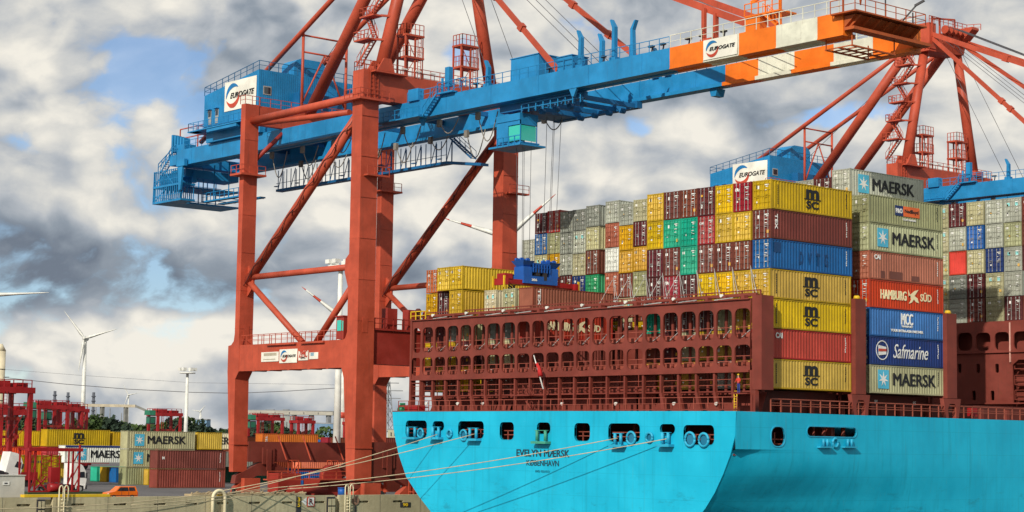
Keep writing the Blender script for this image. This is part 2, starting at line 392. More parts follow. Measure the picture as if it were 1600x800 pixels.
# quay wall (a concrete parapet along the water) with recesses, a gap for the ladders and a yellow kerb
qt = 1.4
quay = thing('quay_wall', 'long concrete quay wall with slot recesses and stained panels below the crane', 'quay wall', (GX, 120, 0))
def zq(y): return y - 0
holes = []; slots = []
for px in (37, 122, 188, 250, 300, 348, 398, 449, 499, 568, 622, 690):
    c = aX(px, 783.5, GX); holes.append(rr(c.y, .62, 1.5, .24, .05, 1)); slots.append(c.y)
g1 = aX(56, 780, GX).y, aX(72, 780, GX).y; g2 = aX(83, 780, GX).y
ga = [(60, -6), (g1[0] + .2, -6), (g1[0] + .2, qt), (60, qt)]
gb = [(g2, -6), (aX(523, 780, GX).y, -6), (aX(523, 780, GX).y, qt), (g2, qt)]
gc = [(aX(531, 780, GX).y, -6), (420, -6), (420, qt), (aX(531, 780, GX).y, qt)]
plate('wall_face', [ga, gb, gc], holes, .5, frame_M((GX - .25, 0, 0), UY, UZ), CONC, quay)
mb = MB(); mb.box(GX - 2.2, GX - .52, 60, 420, -6, qt - .25); mb.build('wall_core', CONC, quay)
mb = MB()
for y in slots: mb.tube((GX - .35, y - .5, .62), (GX - .35, y + .45, .62), .05, n=6); mb.box(GX - .45, GX - .25, y - .2, y + .1, .52, .74)
mb.build('mooring_hook', CONC, quay)
mb = MB(); y0, y1 = aX(38, 776, GX).y, aX(172, 776, GX).y
mb.box(GX - .9, GX + .02, y0, y1, qt + .004, qt + .28); mb.box(GX - .9, GX + .02, aX(340, 770, GX).y, aX(355, 770, GX).y, qt + .004, qt + .16)
mb.build('yellow_kerb', YEL, quay)
mb = MB()
for i in range(60): yj = 62 + i * 5.9; mb.box(GX - .004, GX + .004, yj, yj + .04, -6, qt)
for i in range(110):
    yj = 140 + i * .0
mb.build('panel_joint', DARK, quay)
# a rough rusty edge of coping and rubble above the wall
mb = MB(); ya, yb = aX(300, 770, GX).y, aX(478, 770, GX).y
mb.box(GX - 1.6, GX - .1, ya, yb, qt + .003, qt + .22)
for i in range(60):
    y = rnd.uniform(ya, yb); x = GX - rnd.uniform(.1, 1.4); q = rnd.uniform(.08, .3)
    mb.bar((x, y, qt + .25), (x + rnd.uniform(-.3, .3), y + rnd.uniform(.2, .9), qt + .25 + q * rnd.uniform(.2, 1)), .12, .12)
mb.build('broken_coping', paint('rusty_coping', (.38, .30, .18), .9, .7, .8, .3, 2), quay)
# signs on the wall
def wall_plate(px0, px1, z0, z1, mat, name='number_plate'):
    a, b2 = aX(px0, 785, GX).y, aX(px1, 785, GX).y
    m_ = MB(); m_.box(GX + .01, GX + .06, a, b2, z0, z1); return m_.build(name, mat, quay), (a + b2) / 2
o, yc = wall_plate(463, 470, -1, 1.25, DARK)
text('3', .5, frame_M((GX + .09, yc, .95), UY, UZ), YEL, o, wid=.34, bold=.05); text('5', .5, frame_M((GX + .09, yc, .35), UY, UZ), YEL, o, wid=.34, bold=.05)
o, yc = wall_plate(625, 641, -.05, .5, DARK); text('90', .4, frame_M((GX + .09, yc, .22), UY, UZ), YEL, o, wid=.75, bold=.05)
ybd = aX(479.5, 785, GX).y, aX(491, 785, GX).y
sg = thing('mooring_sign', 'white square sign with crossed black R in a red frame on the quay wall', 'sign', (GX, ybd[0], 0))
mb = MB(); mb.box(GX + .03, GX + .08, ybd[0], ybd[1], .15, 1.25); mb.build('sign_frame', LRED, sg)
mb = MB(); mb.box(GX + .085, GX + .1, ybd[0] + .1, ybd[1] - .1, .25, 1.15); mb.build('sign_face', WHITE, sg)
yc = (ybd[0] + ybd[1]) / 2; text('R', .65, frame_M((GX + .12, yc, .7), UY, UZ), BLACKT, sg, wid=.5)
mb = MB(); mb.bar((GX + .14, ybd[0] + .1, 1.15), (GX + .14, ybd[1] - .1, .25), .05, .03); mb.build('slash', LRED, sg)
ap = MB(); ap.prism([(ybd[0] - .75, .7), (ybd[0] - .1, .25), (ybd[0] - .1, 1.15)], 'X', GX + .03, GX + .06); ap.build('arrow', WHITE, sg)
CREAMP = paint('cream_pipe', (.72, .64, .42), .5, .3, .2, .2)
def hoop(name, label, px0, px1, ztop, r, mat, zb=-3.0, group=None, rungs=False):
    a, b2 = aX(px0, 790, GX + .4).y, aX(px1, 790, GX + .4).y; x = GX + .4
    t = thing(name, label, 'ladder' if rungs else 'pipe rail', (x, (a + b2) / 2, zb), group)
    if rungs:
        for y in (a, b2):
            m_ = MB(); w_ = .22; m_.path([(x, y - w_, zb), (x, y - w_, ztop - .3), (x, y - w_ * .6, ztop - .08), (x, y, ztop), (x, y + w_ * .6, ztop - .08), (x, y + w_, ztop - .3), (x, y + w_, 1.0)], r, 8); m_.build('handrail', mat, t)
        m_ = MB()
        for i in range(12): m_.tube((x, a, zb + .3 + i * .35), (x, b2, zb + .3 + i * .35), r * .7, n=6)
        m_.build('rungs', mat, t)
    else:
        m_ = MB(); R2 = (b2 - a) / 2; c = (a + b2) / 2
        m_.path([(x, a, zb), (x, a, ztop - R2)] + [(x, c - R2 * math.cos(R_(q)), ztop - R2 + R2 * math.sin(R_(q))) for q in range(15, 180, 15)] + [(x, b2, ztop - R2), (x, b2, zb)], r, 10)
        m_.build('bent_pipe', mat, t)
    return t
hoop('quay_ladder', 'cream quay ladder with two hooped handrails before the red steel frame', 95, 103, 2.6, .07, CREAMP, rungs=True, group='quay ladders')
hoop('quay_ladder', 'cream quay ladder with two hooped handrails beside the blue bin', 541.5, 549, 2.6, .07, CREAMP, rungs=True, group='quay ladders')
hoop('pipe_arch', 'thick cream pipe bent into an arch against the quay wall', 332.5, 351.5, 2.0, .19, CREAMP)
# fenders / square ladders recess boxes
for px0, lab in ((510, 'pale square fender block set in the wall near the R sign'), (57, 'pale square fender block in the wall gap left of the cream ladder')):
    a = aX(px0, 785, GX).y; b2 = aX(px0 + 12, 785, GX).y; t = thing('wall_fender', lab, 'fender', (GX, a, 0), 'fender blocks in the quay wall')
    mb = MB(); mb.box(GX + .02, GX + .25, a, b2, -.9, 1.2); mb.build('backing', DARK, t)
    mb = MB(); c = (a + b2) / 2
    for z in (-.65, .25):
        for y0_, y1_ in ((a + .1, c - .06), (c + .06, b2 - .1)): mb.box(GX + .26, GX + .36, y0_, y1_, z, z + .75)
    mb.build('pads', CONC, t)
o = aX(532, 790, GX + .2); o2 = aX(543, 790, GX + .2)
t = thing('blue_bin', 'small blue plastic barrel on the quay beside the cream ladder', 'barrel', (GX - .9, aX(534, 770, GX - .9).y, qt))
y = t.location.y; mb = MB(); mb.tube((GX - .9, y, qt), (GX - .9, y, qt + .75), .45, n=16); mb.build('barrel_body', SPB, t)
mb = MB(); mb.tube((GX - .9, y, qt + .75), (GX - .9, y, qt + .83), .5, n=16); mb.build('lid', SPB, t)
yp = aX(556, 788, GX + .15).y
t = thing('round_sign', 'weathered round disc sign on the quay wall right of the ladder', 'sign', (GX, yp, .6))
mb = MB(); mb.tube((GX + .02, yp, .75), (GX + .1, yp, .75), .5, n=20); mb.build('disc', paint('rusty_disc', (.30, .17, .11), .8, .6, .7, 0, 2), t)
mb = MB(); mb.bar((GX + .06, yp, .2), (GX + .06, yp, -3), .12, .12); mb.build('bracket', DARK, t)

# ------------------------------------------------------------------ containers
CC = {'yellow': (.60, .385, .010), 'ochre': (.58, .31, .008), 'brown': (.165, .038, .022), 'maroon': (.105, .016, .018), 'crimson': (.34, .012, .020), 'red': (.42, .020, .016),
      'coral': (.42, .12, .065), 'orange': (.60, .13, .02), 'vermilion': (.58, .055, .022), 'teal': (.01, .42, .26), 'green': (.01, .30, .12), 'dgreen': (.01, .11, .06), 'blue': (.01, .105, .34), 'navy': (.012, .045, .19),
      'grey': (.27, .29, .25), 'lgrey': (.42, .44, .36), 'beige': (.48, .46, .27), 'greenish': (.36, .37, .20), 'cream': (.62, .56, .36), 'white': (.66, .68, .62), 'rustbrown': (.27, .055, .025)}
WORD = {'yellow': 'yellow', 'ochre': 'deep yellow', 'brown': 'brown', 'maroon': 'dark maroon', 'crimson': 'crimson', 'red': 'red', 'coral': 'faded coral', 'orange': 'orange', 'vermilion': 'orange-red',
        'teal': 'turquoise', 'green': 'green', 'dgreen': 'dark green', 'blue': 'blue', 'navy': 'navy blue', 'grey': 'grey', 'lgrey': 'light grey', 'beige': 'beige', 'greenish': 'mossy beige', 'cream': 'rust-streaked cream', 'white': 'white', 'rustbrown': 'rusty brown'}
def cmat(c):
    pale = c in ('grey', 'lgrey', 'beige', 'greenish', 'cream', 'white')
    return paint('container_' + c, CC[c], .55, .45 if pale else .28, .75 if c == 'cream' else (.40 if pale else .22), .65 if pale else .5, 1.0, (.12, .085, .04) if pale else (.05, .025, .02), vary=.24)
def fmat(c): return paint('container_frame_' + c, tuple(x * .72 for x in CC[c]), .6, .5, .35, .3)
LABW = paint('label_white', (.78, .78, .74), .5, .1, 0, 0); LABY = paint('label_yellow', (.80, .42, .02), .5, .1, 0, 0); LABK = paint('label_dark', (.10, .09, .06), .6, .1, 0, 0)
CW = 2.40
_mc = {}
def body_mesh(L, H, c, endopen):
    key = ('b', L, H, c, endopen)
    if key in _mc: return _mc[key]
    mb = MB(); f = 1; t = .11; W = CW
    x0, x1, y0, y1, z0, z1 = -W, 0, 0, L, 0, H - .03
    for x in (x0, x1 - t):
        for y in (y0, y1 - .13): mb.box(x, x + t, y, y + .13, z0, z1, f)
        mb.box(x, x + t, y0 + .13, y1 - .13, z0 + .02, z0 + .16, f); mb.box(x, x + t, y0 + .13, y1 - .13, z1 - .11, z1 - .01, f)
    for y in (y0, y1 - .13): mb.box(x0 + t, x1 - t, y, y + .13, z0 + .02, z0 + .16, f); mb.box(x0 + t, x1 - t, y, y + .13, z1 - .13, z1 - .01, f)
    # corner castings
    for x in (x0 - .008, x1 - .17 + .008):
        for y in (y0 - .012, y1 - .17 + .012):
            for z in (z0, z1 - .12 + .012): mb.box(x, x + .17, y, y + .17, z, z + .12, f)
    # corrugated sides
    n = max(8, round((L - .3) / .42)); pt = (L - .28) / n; dp = .05
    for side, xs in ((1, x1 - .012), (-1, x0 + .012)):
        vs = []
        for i in range(n):
            yb = y0 + .14 + i * pt
            for fr, dd in ((0, 0), (.34, 0), (.5, dp), (.84, dp)): vs.append((xs - side * dd, yb + fr * pt))
        vs.append((xs, y1 - .14)); b = len(mb.v); N = len(vs)
        mb.v += [(x, y, z0 + .16) for x, y in vs] + [(x, y, z1 - .11) for x, y in vs]
        for i in range(N - 1):
            q = [b + i, b + i + 1, b + N + i + 1, b + N + i]; mb.f.append(q if side == 1 else q[::-1]); mb.m.append(0); mb.sm.append(False)
    # roof, back, front
    mb.add([(x0 + .05, y0 + .1, z1 - .02), (x1 - .05, y0 + .1, z1 - .02), (x1 - .05, y1 - .1, z1 - .02), (x0 + .05, y1 - .1, z1 - .02)], [(0, 1, 2, 3)], 0)
    mb.add([(x0 + .1, y0 + .1, z0 + .05), (x1 - .1, y0 + .1, z0 + .05), (x1 - .1, y1 - .1, z0 + .05), (x0 + .1, y1 - .1, z0 + .05)], [(3, 2, 1, 0)], 1)
    mb.add([(x0 + .1, y1 - .05, z0 + .1), (x1 - .1, y1 - .05, z0 + .1), (x1 - .1, y1 - .05, z1 - .1), (x0 + .1, y1 - .05, z1 - .1)], [(3, 2, 1, 0)], 0)
    if not endopen:   # plain corrugated front wall
        vs = []; n = 7; pt = (W - .22) / n
        for i in range(n):
            xb = x0 + .11 + i * pt
            for fr, dd in ((0, .02), (.4, .02), (.5, .06), (.9, .06)): vs.append((xb + fr * pt, y0 + dd))
        vs.append((x1 - .11, y0 + .02)); b = len(mb.v); N = len(vs)
        mb.v += [(x, y, z0 + .16) for x, y in vs] + [(x, y, z1 - .13) for x, y in vs]
        for i in range(N - 1): mb.f.append([b + i, b + i + 1, b + N + i + 1, b + N + i]); mb.m.append(0); mb.sm.append(False)
    me = mb.build('body', [cmat(c), fmat(c)], mesh_only=True); _mc[key] = me; return me
def door_mesh(H, c, side, var):
    key = ('d', H, c, side, var)
    if key in _mc: return _mc[key]
    mb = MB(); W = CW; x0 = -W + .12 if side == 0 else -W / 2 + .015; x1 = -W / 2 - .015 if side == 0 else -.12
    z0, z1 = .17, H - .17; y = .035
    n = 4; h = (z1 - z0 - .12) / n; vs = [(z0, y)]
    for i in range(n):
        zb = z0 + .06 + i * h
        vs += [(zb + .22 * h, y), (zb + .30 * h, y + .055), (zb + .62 * h, y + .055), (zb + .70 * h, y)]
    vs.append((z1, y)); b = len(mb.v); N = len(vs)
    mb.v += [(x0, yy, zz) for zz, yy in vs] + [(x1, yy, zz) for zz, yy in vs]
    for i in range(N - 1): mb.f.append([b + i, b + N + i, b + N + i + 1, b + i + 1]); mb.m.append(0); mb.sm.append(False)
    for xa, xb in ((x0 - .012, x0 + .03), (x1 - .03, x1 + .012)): mb.box(xa, xb, y - .012, y + .06, z0, z1, 1)
    r = random.Random(hash((side, var)) & 255 if False else side * 17 + var * 5 + 3)
    def lab(xc, zc, w_, h_, m_): mb.box(xc - w_ / 2, xc + w_ / 2, y - .03, y - .015, zc - h_ / 2, zc + h_ / 2, m_)
    xm = (x0 + x1) / 2
    if side == 1:
        lab(xm + .05, z1 - .35, .55, .10, 2); lab(xm + .12, z1 - .52, .34, .08, 2)
        for j in range(1 + var % 5): lab(xm + r.uniform(-.15, .2), z1 - .85 - j * r.uniform(.22, .34), r.uniform(.15, .4), .06, 2)
        if var in (1, 6): lab(xm + .2, z0 + r.uniform(.5, 1.1), .24, .32, 3)
    else:
        if var in (0, 3, 6): lab(xm - .2, z1 - .5, .34, .26, 2)
        if var in (1, 5): lab(xm + .1, z1 - .55, .24, .32, 2)
        if var == 2: lab(xm - .12, z1 - .7, .24, .20, 3); lab(xm - .15, z0 + .8, .24, .4, 2)
        if c in ('yellow', 'ochre'): lab(xm - .18, z1 - .5, .22, .34, 4)
        lab(xm + r.uniform(-.2, .2), z0 + r.uniform(.5, 1.0), .2, .16, 2)
        if var == 3: lab(xm + .15, z0 + 1.1, .2, .16, 3)
    if c in ('beige', 'lgrey', 'grey', 'greenish', 'cream') and var in (1, 2): lab(xm, z1 - .62, .36, .38, 5)
    me = mb.build('door', [cmat(c), fmat(c), LABW, LABY, LABK, paint('label_sky', (.25, .62, .60), .5, .1, 0, 0)], mesh_only=True); _mc[key] = me; return me
def rods_mesh(H, c, side):
    light = c not in ('yellow', 'ochre', 'lgrey', 'beige', 'greenish', 'grey', 'cream', 'white', 'teal', 'green', 'coral')
    key = ('r', H, c if not light else 'L', side)
    if key in _mc: return _mc[key]
    mb = MB(); W = CW; xa = -W + .12 if side == 0 else -W / 2 + .015; xb = -W / 2 - .015 if side == 0 else -.12
    for fx in (.3, .74):
        x = xa + (xb - xa) * fx; mb.box(x - .024, x + .024, -.045, -.005, .1, H - .1)
        mb.box(x - .05, x + .05, -.05, .0, .13, .25); mb.box(x - .05, x + .05, -.05, .0, H - .27, H - .15)
    mb.box(xa + (xb - xa) * .3, xa + (xb - xa) * .62, -.06, -.03, H * .40, H * .40 + .05); mb.box(xa + (xb - xa) * .42, xa + (xb - xa) * .74, -.06, -.03, H * .47, H * .47 + .05)
    me = mb.build('locking_bars', GALV if light else fmat(c), mesh_only=True); _mc[key] = me; return me
NC = [0]
def container(xr, y, z, L, H, c, label, group, wid=2.40, ends='doors', detail=True):
    t = thing('shipping_container', label, 'container', (xr, y, z), group); t.scale = (wid / CW, 1, 1)
    NC[0] += 1; v = random.Random(NC[0]).randrange(8)
    link('body', body_mesh(L, H, c, ends == 'doors'), t)
    if ends == 'doors':
        for s_ in (0, 1):
            dr = link('door', door_mesh(H, c, s_, v), t)
            if detail: link('locking_bars', rods_mesh(H, c, s_), dr)
    return t
def side_M(t, yc, zc, out=.012):
    l = t.location; return frame_M((l.x + out, l.y + yc, l.z + zc), UY, UZ)
def nos(t): t.scale = (1, 1, 1); return t
MSCD = BLACKT; STARB = paint('emblem_sky_blue', (.08, .46, .66), .5, .2, 0, .1)
def msc(t, H, yc=6.1, s=1.0):
    text('m', H * .33 * s, side_M(t, yc, H * .66), MSCD, t, wid=1.95 * s, bold=.06)
    mb = MB(); l = t.location; mb.box(l.x + .002, l.x + .03, l.y + yc - 1.25 * s, l.y + yc + 1.25 * s, l.z + H * .475, l.z + H * .475 + .09); mb.build('logo_bar', MSCD, t)
    text('SC', H * .27 * s, side_M(t, yc, H * .295), MSCD, t, wid=1.9 * s, bold=.05)
def star_logo(t, H, y0, w_=1.75, h_=None, word=True, y1=None, y2=None, hh=.43, zc=.52):
    h_ = h_ or H * .66
    e = plate('emblem_panel', [[(0, 0), (w_, 0), (w_, h_), (0, h_)]], [], .02, side_M(t, y0, H * .5 - h_ / 2, .012), STARB, t)
    st = []
    for i in range(14):
        a = math.pi / 2 + math.pi * i / 7; q = .42 * min(w_, h_) * (1.08 if i % 2 == 0 else .36); st.append((w_ / 2 + q * math.cos(a), h_ / 2 + q * math.sin(a)))
    plate('star', [st], [], .02, side_M(t, y0, H * .5 - h_ / 2, .035), WHITE, e)
    if word: text('MAERSK', H * hh, side_M(t, (y1 + y2) / 2, H * zc), BLACKT, t, wid=(y2 - y1), bold=.012)
def vtext(t, H, body, yc, mat=None, h=.55, wd=1.6):
    l = t.location; M = frame_M((l.x + .012, l.y + yc, l.z + H * .58), (0, 0, -1), (0, 1, 0))
    text(body, h, M, mat or WHITE, t, wid=wd, bold=.04)
def small_marks(t, H, L, mat=None, bottom=False):
    mb = MB(); l = t.location; r = random.Random(int(l.x * 10 + l.z))
    for j in range(7): yy = L - .95 + r.uniform(-.05, .05); mb.box(l.x + .003, l.x + .012, l.y + yy, l.y + yy + .11, l.z + H - .6 - j * .22, l.z + H - .6 - j * .22 + (.17 if j != 4 else .12))
    mb.build('side_code', mat or WHITE, t)

ORD = ['first', 'second', 'third', 'fourth', 'fifth', 'sixth', 'seventh', 'eighth', 'ninth', 'tenth', 'eleventh', 'twelfth', 'thirteenth']
SX = -121.83
P1 = 2.46
# --- aft bay, starboard corner stack whose long sides face us (bottom of stack at z 13.2)
B0 = 13.2; TH = 2.905
G1 = 'containers stacked in the aft bay'
corner = ['yellow', 'red', 'yellow', 'yellow', 'blue', 'brown', 'yellow']
clab = ['yellow MSC container at the bottom of the aft corner stack', 'red CAI container between two yellow ones in the aft corner stack', 'yellow MSC container directly above the red one in the corner stack',
        'yellow MSC container directly below the blue one in the corner stack', 'blue container with faded ghost letters in the aft corner stack', 'brown container with white vertical lettering under the topmost yellow one', 'topmost yellow MSC container on the aft corner stack']
for i, c in enumerate(corner):
    y = 137.0 if i > 3 else 136.8
    t = container(SX, y, B0 + i * TH, 12.19, 2.9, c, clab[i].replace('MSC', 'black-lettered').replace('CAI', 'white-marked'), G1)
    if c == 'yellow':
        msc(t, 2.9); m_ = MB(); l = t.location; [m_.box(l.x + .003, l.x + .012, l.y + .9, l.y + 1.04, l.z + .5 + q * .18, l.z + .63 + q * .18) for q in range(11)]; m_.build('side_code', BLACKT, t)
    elif c == 'red': text('CAI', .55, side_M(t, 1.35, 2.25), WHITE, t, wid=1.0, bold=.06)
    elif c == 'blue':
        gh = paint('ghost_lettering', (.006, .055, .17), .6, .3, 0, .3)
        for q, ch in enumerate('DVTG'): text(ch, 1.25, side_M(t, 4.4 + q * 1.25, 1.3, .004), gh, t, wid=.55, bold=.04)
        mb = MB(); l = t.location; mb.box(l.x - .004, l.x + .004, l.y + .4, l.y + 1.4, l.z + 1.6, l.z + 2.6); mb.build('patch', gh, t)
    else: vtext(t, 2.9, 'TEX', .75, WHITE, .38, 1.5)
    small_marks(t, 2.9, 12.19, BLACKT if c == 'yellow' else WHITE)
A = {1: ['crimson', 'yellow', 'brown', 'yellow'], 2: ['yellow', 'yellow', 'brown', 'yellow'], 3: ['maroon', 'crimson', 'brown', 'yellow'], 4: ['brown', 'teal', 'teal', 'maroon'],
     5: ['brown', 'teal', 'brown', 'crimson'], 6: ['yellow', 'yellow', 'maroon', 'maroon']}
rest = {1: ['yellow', 'brown', 'yellow'], 2: ['beige', 'yellow', 'grey'], 3: ['maroon', 'yellow', 'brown'], 4: ['brown', 'beige', 'yellow'], 5: ['maroon', 'maroon', 'brown'], 6: ['teal', 'brown', 'yellow']}
for n in range(1, 7):
    xr = SX - (2.60 + (n - 1) * 2.42)
    cols = A[n] + rest[n]
    for j, c in enumerate(cols):
        z = B0 + (6 - j) * TH
        tier = ORD[j]; pos = 'topmost' if j == 0 else tier + ' from top'
        t = container(xr, 137.0, z, 12.19, 2.9, c, f'{WORD[c]} container, {pos}, {ORD[n-1]} column left of the aft corner stack', G1, wid=2.37, detail=j < 5)
        if c in ('crimson',) and j < 4: text('CAI' if c == 'crimson' else 'TEX', .26, frame_M((xr - 1.85, 136.98, z + 2.15), UX, UZ), WHITE, t, wid=.55, bold=.04)
# --- aft bay, port side columns (two high above the bridge, more below)
G2 = 'containers on the port side of the aft bay'
pc = {0: ('ochre', 'orange'), 1: ('maroon', 'maroon'), 2: ('maroon', None), 3: ('yellow', 'yellow')}
EDG = [666, 684.5, 703, 735.5]
for q, (lo, up) in pc.items():
    xr = [SX - 51.95, SX - 49.75, SX - 47.55, SX - 45.85][q]
    if q < 3: wd = 2.15
    else: wd = 2.35
    yy = 137.0 if q < 3 else 135.8
    c_ = lo
    nm = ['leftmost column', 'second column', 'third column', 'fourth column'][q]
    t = container(xr, yy, 22.15, 12.19 if q < 3 else 13.6, 2.9, lo, f'lower {WORD[lo]} container in the {nm} above the stern bridge', G2, wid=wd)
    if up: container(xr if q < 3 else xr, 135.8 if q > 1 else 137.0, 25.1, 12.19 if q < 3 else 13.7, 2.75, up, f'upper {WORD[up]} container in the {nm} above the stern bridge', G2, wid=wd)
    for j, c2 in enumerate(('grey', 'yellow', 'maroon')[:3]):
        c2 = [('brown', 'yellow', 'maroon'), ('maroon', 'brown', 'yellow'), ('grey', 'yellow', 'brown'), ('beige', 'maroon', 'yellow')][q][j]
        container(xr, 137.0, 22.15 - (j + 1) * TH, 12.19, 2.9, c2, f'{WORD[c2]} container behind the stern bridge, {["one","two","three"][j]} below the pair in {nm}', G2, wid=wd, detail=False)
# extra long yellow one on the upper tier beside, with visible m SC
t = container(SX - 48.20, 135.8, 25.1, 13.7, 2.75, 'yellow', 'upper yellow container wedged between maroon and black-lettered yellow stacks above stern bridge', G2, wid=2.35)
tM = [o for o in COL.objects if o.get('label', '').startswith('upper yellow container in the fourth column')][0]
tM.scale = (1, 1, 1); msc(tM, 2.75, 7.75)
# three short columns to the right, then the long brown one over the red one
for (pa, pb, yv, c, lab) in ((757, 775, 137, 'cream', 'rust-streaked cream container door end right of the stacked yellow ones'),
                             (786, 805, 137, 'beige', 'pale beige container door end between the rusty cream and brown ones')):
    xl = aY(pa, 470, yv).x; xr = aY(pb, 470, yv).x
    for j, c2 in enumerate((c, 'grey', 'beige', 'brown')):
        container(xr, yv, 22.15 - j * TH, 12.19, 2.75 if j == 0 else 2.9, c2, lab if j == 0 else f'{WORD[c2]} container behind bridge ovals, {["","one","two","three"][j]} under the {("rusty cream" if c=="cream" else "pale beige")} one', G2, wid=xr - xl, detail=j == 0)
xl, xr = aY(777.5, 470, 142).x, aY(784.5, 470, 142).x
container(xr, 142, 22.15, 6.06, 2.75, 'teal', 'narrow sliver of turquoise container between the cream and pale beige ones', G2, wid=2.0)
xr = aY(833, 470, 137).x; xl = aY(812.5, 470, 137).x
t = container(xr, 137, 22.15, 12.19, 2.75, 'rustbrown', 'long rusty brown container with white vertical lettering on top of the stern bridge row', G2, wid=xr - xl, ends='plain')
nos(t); vtext(t, 2.75, 'TEX', .9, WHITE, .4, 1.9)
t = container(xr, 137, 22.15 - TH, 12.19, 2.9, 'red', 'red container with cream lettering seen through the stern bridge openings', G2, ends='plain')
CREAML = paint('cream_lettering', (.80, .70, .42), .5, .1, 0, 0)
def hsud(t, H, mat=CREAML):
    text('HAMBURG', .95, side_M(t, 3.9, H * .5), mat, t, wid=4.2, bold=.03); text('SÜD', .95, side_M(t, 9.3, H * .53), mat, t, wid=1.9, bold=.03)
    fl = [(0, 0), (.55, .35), (1.0, .62), (1.7, .80), (1.35, .45), (1.0, .1), (1.5, -.1), (1.75, -.62), (1.2, -.5), (.9, -.25), (.55, -.6), (.05, -.75), (.45, -.3), (.35, 0), (.05, .55), (.0, .7)]
    plate('emblem', [fl], [], .02, side_M(t, 6.35, H * .5), mat, t)
hsud(t, 2.9)
for j, c2 in enumerate(('brown', 'maroon', 'grey')):
    container(xr, 137, 22.15 - (j + 2) * TH, 12.19, 2.9, c2, f'{WORD[c2]} container behind bridge ovals, {["one","two","three"][j]} under the lettered red one', G2, detail=False)

# --- second bay, door ends at Y = 152
G3 = 'containers stacked in the second bay'
Y2 = 152.0
lets = 'abcdef'
L6 = {0: (373.6, [('lgrey', 2.9), ('lgrey', 2.9), ('brown', 2.9)]),
      1: (332, [('maroon', 2.59), ('blue', 2.59), ('beige', 2.59), ('brown', 2.59), ('brown', 2.9)]),
      2: (328, [('red', 2.75), ('greenish', 2.59), ('ochre', 2.9), ('maroon', 2.59)]),
      3: (329, [('grey', 2.65), ('grey', 2.59), ('lgrey', 2.59), ('maroon', 2.59), ('maroon', 2.59)]),
      4: (326, [('grey', 2.59), ('lgrey', 2.8), ('beige', 2.65), ('navy', 2.75), ('brown', 2.59)]),
      5: (320, [('grey', 2.59), ('beige', 2.8), ('brown', 2.9), ('green', 2.3), ('maroon', 2.59)])}
xe = [SX - 54.2 + 2.31 * i for i in range(7)]
for q, (ty, lst) in L6.items():
    xr = xe[q + 1]; z = aY(815 + 20.3 * q + 3, ty + 1, Y2).z
    for j, (c, H) in enumerate(lst):
        z -= H
        container(xr, Y2, z, 12.19, H - .03, c, f'{WORD[c]} container, {"topmost" if j==0 else ORD[j]+" from top"}, in the {"leftmost" if q==0 else ORD[q]} column of the tall back stack', G3, wid=2.27)
M3 = {0: (313.5, [('lgrey', 2.65), ('coral', 2.9), ('white', 2.9), ('coral', 2.9), ('brown', 2.9), ('yellow', 2.9)]), 1: (317.5, [('lgrey', 2.59), ('ochre', 2.95), ('ochre', 2.65), ('brown', 2.85), ('beige', 2.9), ('brown', 2.9)]),
      2: (311, [('beige', 2.59), ('maroon', 2.9), ('ochre', 2.9), ('greenish', 2.9), ('brown', 2.9), ('yellow', 2.9)])}
for q, (ty, lst) in M3.items():
    xr = SX - 39.30 + 2.36 * (q + 1); z = aY(946 + 22 * q, ty + 1, Y2).z
    for j, (c, H) in enumerate(lst):
        z -= H
        container(xr, Y2, z, 12.19, H - .03, c, f'{WORD[c]} container, {"topmost" if j==0 else ORD[j]+" from top"}, {["third","second","first"][q]} recessed column left of the front rows', G3, wid=2.32)
